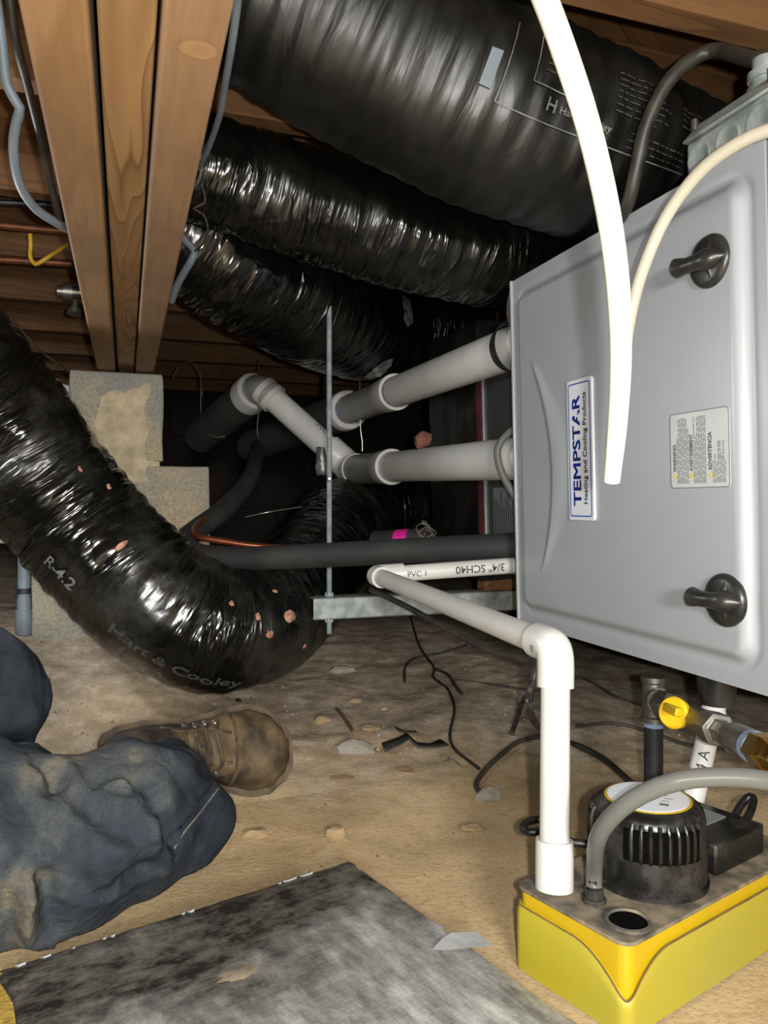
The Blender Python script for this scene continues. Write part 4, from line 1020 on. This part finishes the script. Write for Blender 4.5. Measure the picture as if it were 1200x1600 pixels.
for (px_, py_, ra, rb) in ((372, 1522, .018, .009),):
    cx, cy = board_pt(px_, py_); m_ = MB(); k = 24; vv = [V3(cx, cy, th_b+.0030)]
    for j in range(k):
        a = 2*PI*j/k; rr = 1+.6*noise.noise(V3(math.cos(a)*2.2, math.sin(a)*2.2, px_)); vv.append(V3(cx+math.cos(a)*ra*rr, cy+math.sin(a)*rb*rr, th_b+.0008))
    m_.add(vv, [(0, 1+j, 1+(j+1) % k) for j in range(k)]); m_.build('sand_smear', M['smear'], fb, M=bx_)
m_ = MB(); pp = [board_pt(*q) for q in ((-6, 1536), (6, 1552), (20, 1575), (24, 1600), (28, 1640), (-30, 1640))]
m_.prism([Vector((x, y, th_b+.001)) for x, y in pp], (0, 0, 1), .003); m_.build('exposed_core', M['fibre'], fb, M=bx_)

# ------------------------------------------------------------------ person: jeans and boot
pe_ = thing('person', V3(-.75, .72, 0), 'person lying at left in dirty dark blue jeans and a brown lace up boot', 'person')
mb = MB()
def blobtube(pts):
    ps = [P(*q[:3]) for q in pts]; rr = [q[3]*q[2]/F for q in pts]
    t = Tube(ps, rr, .02, 28, flat=1.0); t.mesh(mb)
blobtube([(-520, 1190, .70, 175), (-330, 1250, .72, 165), (-150, 1318, .75, 150), (-40, 1335, .765, 142), (50, 1327, .775, 130), (105, 1322, .785, 116), (150, 1312, .80, 112), (205, 1285, .83, 108), (240, 1266, .87, 92), (260, 1238, .93, 66), (258, 1218, .98, 48)])
blobtube([(236, 1266, .88, 90), (286, 1274, .885, 74), (330, 1274, .90, 46), (364, 1264, .92, 17)])
blobtube([(30, 1240, .82, 62), (70, 1228, .84, 30)])
blobtube([(-520, 1180, .72, 175), (-330, 1120, .78, 150), (-150, 1085, .86, 118), (-60, 1085, .93, 96), (-22, 1090, .96, 92), (-40, 1150, 1.02, 72), (-110, 1225, 1.06, 62)])
blobtube([(-760, 1150, .70, 170), (-640, 1170, .70, 190), (-520, 1185, .71, 190)])
body = mb.build('jeans', M['denim'], pe_, auto=False)
rm = body.modifiers.new('remesh', 'REMESH'); rm.mode = 'VOXEL'; rm.voxel_size = .005; rm.use_smooth_shade = True
s_ = body.modifiers.new('smooth', 'SMOOTH'); s_.factor = .5; s_.iterations = 6
tx = bpy.data.textures.new('folds', 'CLOUDS'); tx.noise_scale = .11; tx.noise_depth = 1
dm = body.modifiers.new('folds', 'DISPLACE'); dm.texture = tx; dm.strength = .030; dm.mid_level = .5; dm.texture_coords = 'LOCAL'
tx2 = bpy.data.textures.new('creases', 'MUSGRAVE'); tx2.musgrave_type = 'RIDGED_MULTIFRACTAL'; tx2.noise_scale = .13; tx2.octaves = 2
dm = body.modifiers.new('creases', 'DISPLACE'); dm.texture = tx2; dm.strength = .013; dm.mid_level = .5; dm.texture_coords = 'LOCAL'
s_ = body.modifiers.new('smooth2', 'SMOOTH'); s_.factor = .5; s_.iterations = 2
bpy.context.view_layer.update(); dg_ = bpy.context.evaluated_depsgraph_get(); ev = body.evaluated_get(dg_); BI = body.matrix_world.inverted()
def snap(px, py, lift=.001):
    o_ = Vector((0, 0, HC)); d_ = (P(px, py, 1)-o_).normalized()
    ok, loc, nrm, idx = ev.ray_cast(BI @ o_, (BI.to_3x3() @ d_).normalized())
    return (body.matrix_world @ loc)-d_*lift if ok else None
bk = bpy.data.meshes.new_from_object(ev); old = body.data
FOLDS = [  # pixels along the fold, depth, half width, raised lip beside it
    ([(62, 1192), (78, 1205), (84, 1222), (80, 1236)], .014, .010, 1), ([(95, 1204), (100, 1218), (92, 1228)], .008, .007, -1),
    ([(150, 1228), (175, 1214), (200, 1215), (212, 1228), (205, 1238), (185, 1236)], .007, .006, 1),
    ([(236, 1222), (246, 1250), (256, 1280), (266, 1312)], .014, .012, 1), ([(210, 1195), (222, 1230), (224, 1270), (205, 1300)], .008, .012, -1),
    ([(332, 1238), (312, 1264), (290, 1290), (272, 1318), (272, 1345)], .010, .008, 1),
    ([(76, 1372), (74, 1400), (77, 1430), (82, 1455)], .018, .012, 1), ([(30, 1350), (60, 1368), (76, 1380)], .008, .010, 1), ([(15, 1365), (14, 1410), (20, 1460)], .009, .010, -1),
    ([(120, 1330), (118, 1355), (122, 1380)], .007, .012, 1), ([(100, 1235), (140, 1268), (180, 1298), (230, 1310)], .006, .010, 1),
    ([(45, 1060), (32, 1110), (28, 1165)], .007, .012, 1), ([(280, 1215), (300, 1240), (330, 1250)], .006, .010, -1), ([(160, 1395), (200, 1370), (250, 1350)], .007, .010, 1)]
fl3 = []
for px_, dp, wd, lip in FOLDS:
    pp = [q for q in (snap(x, y, 0) for x, y in px_) if q is not None]
    if len(pp) > 1: fl3.append((spline(pp, .008) if len(pp) > 2 else pp, dp, wd, lip))
bm = bmesh.new(); bm.from_mesh(bk); bm.normal_update(); mwb = body.matrix_world
offs = {}
for v in bm.verts:
    q = mwb @ v.co
    if q.x < -.62: continue
    t = 0
    for cv, dp, wd, lip in fl3:
        best = min(((c-q).length, i) for i, c in enumerate(cv)); d_ = best[0]
        if d_ > wd*4: continue
        i = best[1]; tg = (cv[min(i+1, len(cv)-1)]-cv[max(i-1, 0)]).normalized(); sd_ = (q-cv[i]).dot(tg.cross(v.normal))*lip
        fade = math.sin(PI*(i+.8)/(len(cv)+.6))**.5
        t += fade*dp*(-math.exp(-(d_/wd)**2)+(.75*math.exp(-((d_-1.5*wd)/(.8*wd))**2) if sd_ > 0 else .15*math.exp(-((d_-1.6*wd)/wd)**2)))
    if t: offs[v.index] = v.normal*t
bm.verts.ensure_lookup_table()
for i, o_ in offs.items(): bm.verts[i].co += o_
for v in bm.verts:      # nothing sinks far below the sand
    q = mwb @ v.co; gz = fz(q.x, q.y)-.006
    if q.z < gz: v.co.z += gz-q.z
bm.to_mesh(bk); bm.free(); bk.materials.clear(); bk.materials.append(M['denim'])
for p in bk.polygons: p.use_smooth = True
body.modifiers.clear(); body.data = bk; bk.name = 'jeans'
bpy.context.view_layer.update(); dg_ = bpy.context.evaluated_depsgraph_get(); ev = body.evaluated_get(dg_)
for nm, px_, r_s in (('hem_seam', [(341, 1232), (326, 1252), (306, 1278), (288, 1300), (272, 1326)], .0016),):
    pp = [q for q in (snap(*q) for q in px_) if q is not None]
    if len(pp) > 2: tubeobj(nm, pp, r_s*.7, M['hemdust'], body, seg=8, step=.006)
# boot: local x toe, y across, z instep
hp = P(158, 1194, 1.04); tp = P(446, 1166, 1.13)
bx = (tp-hp).normalized(); bz = Vector((.12, -.90, .30)); bz = (bz-bx*bz.dot(bx)).normalized(); by = bz.cross(bx)
Lb = (tp-hp).length; org = hp-by*.0
def BT(x, y, z): return org+bx*x*Lb+by*y+bz*z
secs = [(.0, .020, .050), (.02, .030, .085), (.08, .036, .105), (.18, .037, .115), (.30, .036, .110), (.42, .034, .098), (.54, .040, .082), (.66, .050, .066), (.78, .055, .056), (.88, .051, .048), (.95, .036, .038), (.99, .018, .024), (1.0, .006, .012)]
def sec_int(x):
    for i in range(len(secs)-1):
        if secs[i][0] <= x <= secs[i+1][0]:
            t = (x-secs[i][0])/(secs[i+1][0]-secs[i][0]); t = t*t*(3-2*t) if 0 < i < len(secs)-2 else t
            return [secs[i][k]+(secs[i+1][k]-secs[i][k])*t for k in (1, 2)]
def yoff(x): return .008*math.sin(x*PI*1.3)
mb = MB(); n = 30; xsn = [0, .008, .02, .04]+[.06+i*.02 for i in range(46)]+[.98, .99, .997, 1.0]; xsn = sorted(set(round(x, 4) for x in xsn if x <= 1)); vs_ = []; fs = []
for x in xsn:
    w_, h_ = sec_int(x)
    for k in range(n):
        a = PI*k/(n-1); ca, sa = math.cos(a), math.sin(a)
        pw = .75; yy = w_*math.copysign(abs(ca)**pw, ca); zz = h_*sa**.8
        d_ = .002*noise.noise(Vector((x*14, yy*40, zz*40)))
        vs_.append(BT(x, yoff(x)+yy*(1+d_*8), .012+zz+d_))
for i in range(len(xsn)-1):
    for k in range(n-1): q = i*n+k; fs.append((q, q+1, q+n+1, q+n))
mb.add(vs_, fs); boot = mb.build('boot', M['leather'], pe_, auto=False); boot['label'] = 'worn brown leather boot'
mb = MB(); prof = []
for s_ in (1, -1):
    rng = xsn if s_ == 1 else xsn[::-1]
    for x in rng: w_, h_ = sec_int(x); prof.append((x+(.03*sm(.88, 1, x)-.02*(1-sm(0, .06, x))), yoff(x)+s_*(w_+.009)))
k = len(prof); mb.add([BT(x, y, z) for z in (-.012, .006, .013) for (x, y) in prof], [tuple(range(k)), tuple(range(2*k, 3*k))[::-1]]+[(j*k+i, j*k+(i+1) % k, (j+1)*k+(i+1) % k, (j+1)*k+i) for j in range(2) for i in range(k)])
mb.build('sole', M['leatherd'], boot)
def boot_top(x, u, lift=.002):
    w_, h_ = sec_int(x); a = PI/2-u; ca, sa = math.cos(a), math.sin(a)
    return BT(x, yoff(x)+w_*math.copysign(abs(ca)**.75, ca), .012+h_*abs(sa)**.8+lift)
for x in (.40, .455, .51, .565):
    tubeobj('lace', [boot_top(x, -.75), boot_top(x+.02, -.3, .005), boot_top(x-.01, .3, .005), boot_top(x+.01, .75)], .0024, M['lace'], boot, seg=8, step=.004)
    for u in (-.85, .85):
        m_ = MB(); q = boot_top(x, u, .001); nn_ = (boot_top(x, u, .02)-BT(x, yoff(x), .03)).normalized(); m_.lathe(q, nn_, [(0, .0045), (.002, .0045), (.003, .003), (.001, .002)], 12); m_.build('eyelet', M['steel'], boot)
for u in (-.55, .55):
    tubeobj('facing_seam', [boot_top(x, u*(1.6 if x < .36 else 1)*(1.0-.5*sm(.5, .66, x)), .0012) for x in (.28, .36, .44, .52, .60, .64)], .002, M['leatherd'], boot, seg=8, step=.005)
tubeobj('quarter_seam', [boot_top(.46, -1.4, .0015), boot_top(.50, -1.0, .0015), boot_top(.56, -.6, .0015)], .002, M['leatherd'], boot, seg=8, step=.005)
tubeobj('lace_end', [boot_top(.47, 0, .008), boot_top(.50, -.35, .010), boot_top(.47, -.7, .006), boot_top(.43, -.5, .008), boot_top(.44, .1, .008), boot_top(.48, .5, .007)], .0022, M['lace'], boot, seg=8, step=.004)
tubeobj('toe_seam', [boot_top(.64, -1.35, .0015)]+[boot_top(.64+.03*math.cos(u*1.2), u, .0015) for u in (-1, -.5, 0, .5, 1)]+[boot_top(.64, 1.35, .0015)], .0022, M['leatherd'], boot, seg=8, step=.004)
tubeobj('collar', [boot_top(.05, -1.2, .004), boot_top(.16, -.9, .008), boot_top(.30, -.7, .006), boot_top(.40, -.9, .003)], .005, M['leatherd'], boot, seg=8, step=.006)

# ------------------------------------------------------------------ debris on the floor
def rock(name, px, py, sx, sy, sz, mat, label, cat='stone', seed=0, rot=0, group=None):
    c = G(px, py); bm = bmesh.new(); bmesh.ops.create_icosphere(bm, subdivisions=2, radius=1); mb = MB(); bm.verts.index_update(); vv = []
    for v in bm.verts:
        q = v.co.copy(); q *= 1+.35*noise.noise(q*1.3+Vector((seed*7.7, 0, 0))); q = Matrix.Rotation(rot, 3, 'Z') @ Vector((q.x*sx, q.y*sy, max(-.4, q.z)*sz)); vv.append(c+q+Z*sz*.2)
    mb.add(vv, [[v.index for v in f.verts] for f in bm.faces], smooth=False); bm.free(); return tag(mb.build(name, M[mat], auto=False), label, cat, group)
rock('stone', 552, 1176, .034, .022, .016, 'stone', 'largest pale grey stone on the sand right of the boot', seed=1, rot=-.2)
rock('stone', 765, 1248, .020, .014, .014, 'stone', 'pale stone at the end of the dusty cable', seed=2, rot=.3)
rock('clod', 503, 1128, .016, .010, .009, 'clod', 'crumbly tan clod left of the thin stick', 'clod', 3)
rock('clod', 737, 1297, .014, .010, .007, 'clod', 'flat tan clod on the sand left of the pump', 'clod', 4)
rock('clod', 527, 1308, .014, .010, .010, 'clod', 'round tan clod above the tip of the foil board', 'clod', 5)
rock('clod', 400, 1310, .016, .010, .009, 'clod', 'cracked tan clod just right of the trouser hem', 'clod', 6)
rock('stone', 372, 1097, .007, .005, .006, 'knob', 'small black chip behind the toe of the boot', 'stone', 7)
rock('stone', 600, 1110, .008, .004, .004, 'stone', 'tiny white chip above the black tape scrap', 'stone', 8)
rock('stone', 632, 1205, .014, .006, .006, 'stick', 'small dark brown lump below the black tape scrap', 'stone', 9)
rock('clod', 534, 1050, .030, .018, .012, 'stone', 'grey crumbly clod by the sagging duct', 'clod', 10)
rock('clod', 580, 1140, .018, .010, .006, 'clod', 'low tan clod left of the black tape scrap', 'clod', 12)
rock('clod', 555, 1098, .012, .008, .006, 'clod', 'small pale clod above the thin stick', 'clod', 13)
rnd = random.Random(11); mb = MB()
for i in range(420):
    px, py = rnd.uniform(60, 1150), rnd.triangular(1000, 1420, 1090)
    c = G(px, py); s = rnd.uniform(.0015, .0055)*(1 if py < 1200 else .6); vs_ = []
    for k in range(5):
        a = 2*PI*k/5; vs_.append(c+V3(math.cos(a)*s*rnd.uniform(.6, 1.3), math.sin(a)*s*rnd.uniform(.6, 1.3), -.001))
    vs_.append(c+Z*s*rnd.uniform(.4, 1)); mb.cm = rnd.choice((0, 0, 0, 1, 1, 2)); mb.add(vs_, [(k, (k+1) % 5, 5) for k in range(5)], smooth=False)
o = mb.build('dirt_crumbs', [M['clod'], M['stone'], M['stick']], auto=False); tag(o, 'small crumbs and grit scattered over the dirt floor', 'grit', kind='stuff')
a, b = G(526, 1110, .003), G(552, 1147, .004); o = tubeobj('stick', [a, (a+b)/2+V3(.001, 0, .001), b], .0032, M['stick'], seg=6); tag(o, 'thin brown stick lying on the sand right of the boot', 'stick')
a, b = G(516, 1217, .002), G(553, 1218, .002); o = tubeobj('twig', [a, (a+b)/2+V3(0, .001, .001), b], .002, M['stick'], seg=6); tag(o, 'small grey twig below the largest stone', 'twig')
def scrap(px, mat, label, name='tape_scrap'):
    mb = MB(); vs_ = []
    for i, (x0, y0, x1, y1, l) in enumerate(px): vs_ += [G(x0, y0, l), G(x1, y1, l+.002)]
    mb.add(vs_, [(2*i, 2*i+1, 2*i+3, 2*i+2) for i in range(len(px)-1)]); o = mb.build(name, M[mat]); so = o.modifiers.new('solid', 'SOLIDIFY'); so.thickness = .0015; return tag(o, label, 'scrap')
scrap([(596, 1166, 602, 1180, .004), (620, 1160, 626, 1172, .008), (636, 1157, 640, 1168, .012), (652, 1164, 654, 1174, .004), (672, 1166, 674, 1176, .005), (688, 1162, 702, 1174, .008)], 'cableblk', 'twisted scrap of black duct film on the dirt in the middle')
scrap([(617, 1138, 622, 1146, .003), (632, 1145, 634, 1151, .003), (650, 1145, 652, 1149, .004)], 'cableblk', 'small curled black scrap above the twisted film', 'film_scrap')
o = tubeobj('wire_clip', [G(688, 1187, .003), G(696, 1184, .006), G(702, 1190, .004), G(694, 1194, .003), G(708, 1192, .004), G(718, 1200, .003)], .0012, M['wire'], seg=6, step=.003); tag(o, 'tiny bent wire clip near the thin black cable', 'wire')

# ------------------------------------------------------------------ pipes and cables around the girder
def ribbon(name, pts, wid, mat, label, thick=.004):
    t = Tube(pts, wid/2, .008, 12, flat=1.0); return tag(t.mesh().build(name, M[mat]), label, 'cable')
ribbon('flat_cable', [P(-70, -180, .80), P(-35, -120, .78), P(-15, -60, .78), P(2, 60, .80), P(12, 135, .82), P(31, 168, .83), P(26, 190, .84), P(21, 230, .86), P(30, 285, .90), P(55, 325, .95), P(92, 350, 1.0), P(115, 362, 1.06)], .011, 'cablegrey', 'pale grey cable hanging in a curve left of the girder')
ribbon('flat_cable', [P(-30, -260, .72), P(-12, -160, .70), P(8, -60, .70), P(24, 60, .73), P(42, 130, .78), P(62, 210, .85), P(78, 280, .92), P(92, 340, .99)], .009, 'cableblk', 'black cable running along the left side of the girder')
ribbon('flat_cable', [P(372, -500, .56), P(376, -280, .53), P(374, -60, .53), P(371, 0, .56), P(362, 70, .62), P(350, 140, .70), P(343, 180, .76), P(328, 225, .84), P(312, 262, .92)], .0065, 'cablegrey', 'grey cable pressed along the upper right side of the girder')
ribbon('flat_cable', [P(278, 362, 1.2), P(290, 376, 1.2), P(304, 392, 1.2), P(300, 405, 1.2), P(288, 425, 1.22), P(276, 448, 1.25), P(268, 470, 1.28)], .012, 'cablegrey', 'kinked grey cable stub sticking out right of the girder')
ribbon('thin_wire', [P(310, 275, 1.05), P(320, 305, 1.05), P(318, 318, 1.05), P(302, 326, 1.05), P(318, 335, 1.06), P(325, 360, 1.08), P(318, 380, 1.1), P(305, 392, 1.15)], .003, 'cabledirt', 'thin curly wire in front of the wrinkled ducts by the girder')
def straight(name, a, b, r, mat, label, cat='pipe'):
    m_ = MB(); m_.lathe(a, b-a, [(0, r), ((b-a).length, r)], 16); return tag(m_.build(name, M[mat]), label, cat)
straight('copper_pipe', P(-120, 341, 1.45), P(106, 362, 1.52), .0078, 'copperd', 'upper copper water pipe left of the girder')
straight('copper_pipe', P(-120, 399, 1.52), P(112, 412, 1.60), .0078, 'copperd', 'lower copper water pipe left of the girder')
straight('copper_pipe', P(-120, 312, 1.42), P(98, 320, 1.5), .006, 'iron', 'dark slim pipe above the copper pipes left of the girder')
ribbon('yellow_cable', [P(47, 366, 1.44), P(48, 385, 1.44), P(47, 400, 1.45), P(55, 413, 1.45), P(75, 402, 1.45), P(105, 383, 1.5)], .008, 'cableyel', 'yellow cable looped around the copper pipes')
vl = thing('shutoff_valve', P(112, 470, 1.6), 'small grey shutoff valve hanging left of the girder', 'valve')
m_ = MB(); m_.lathe(P(90, 455, 1.6), (1, .3, 0), [(0, .012), (.012, .012), (.012, .019), (.03, .019), (.03, .013), (.05, .013)], 10); m_.build('body', M['steel'], vl)
m_ = MB(); m_.lathe(P(118, 470, 1.6), (0, -.2, -1), [(0, .008), (.02, .008), (.02, .015), (.03, .015)], 10); m_.build('handle', M['steel'], vl)
straight('white_pipe', P(60, 600, 1.78), P(114, 612, 1.78), .013, 'pvcw', 'stub of white pipe showing between the duct and the pier')
straight('white_pipe', P(-60, 838, 1.62), P(22, 842, 1.62), .011, 'pvcw', 'stub of white pipe at the left edge under the duct')
gp = thing('grey_drain', V3(*P(38, 985, 1.62)), 'vertical grey pipe with coupling at the left behind the duct', 'pipe')
q = P(38, 985, 1.62); q.z = fz(q.x, q.y); m_ = MB(); m_.lathe((q.x, q.y, q.z-.05), Z, [(0, .013), (.5, .013)], 18); m_.build('pipe', M['cablegrey'], gp)
m_ = MB(); m_.lathe((q.x, q.y, q.z+.0), Z, [(0, .018), (.05, .018), (.052, .0145), (.075, .0145)], 18); m_.build('coupling', M['cablegrey'], gp)
m_ = MB(); m_.lathe((q.x, q.y, q.z+.085), Z, [(0, .0138), (.012, .0138)], 18); m_.build('band', M['ink'], gp)
ribbon('thin_wire', [P(270, 590, 2.2), P(280, 572, 2.2), P(300, 566, 2.2), P(312, 585, 2.2), P(316, 620, 2.2)], .004, 'cableblk', 'dark wire loop under the joists right of the pier')
ribbon('thin_wire', [P(20, 500, 1.7), P(60, 545, 1.75), P(100, 575, 1.8), P(112, 590, 1.85)], .005, 'cableblk', 'dark wire drooping left of the pier top')
print('scene built', len(bpy.data.objects))
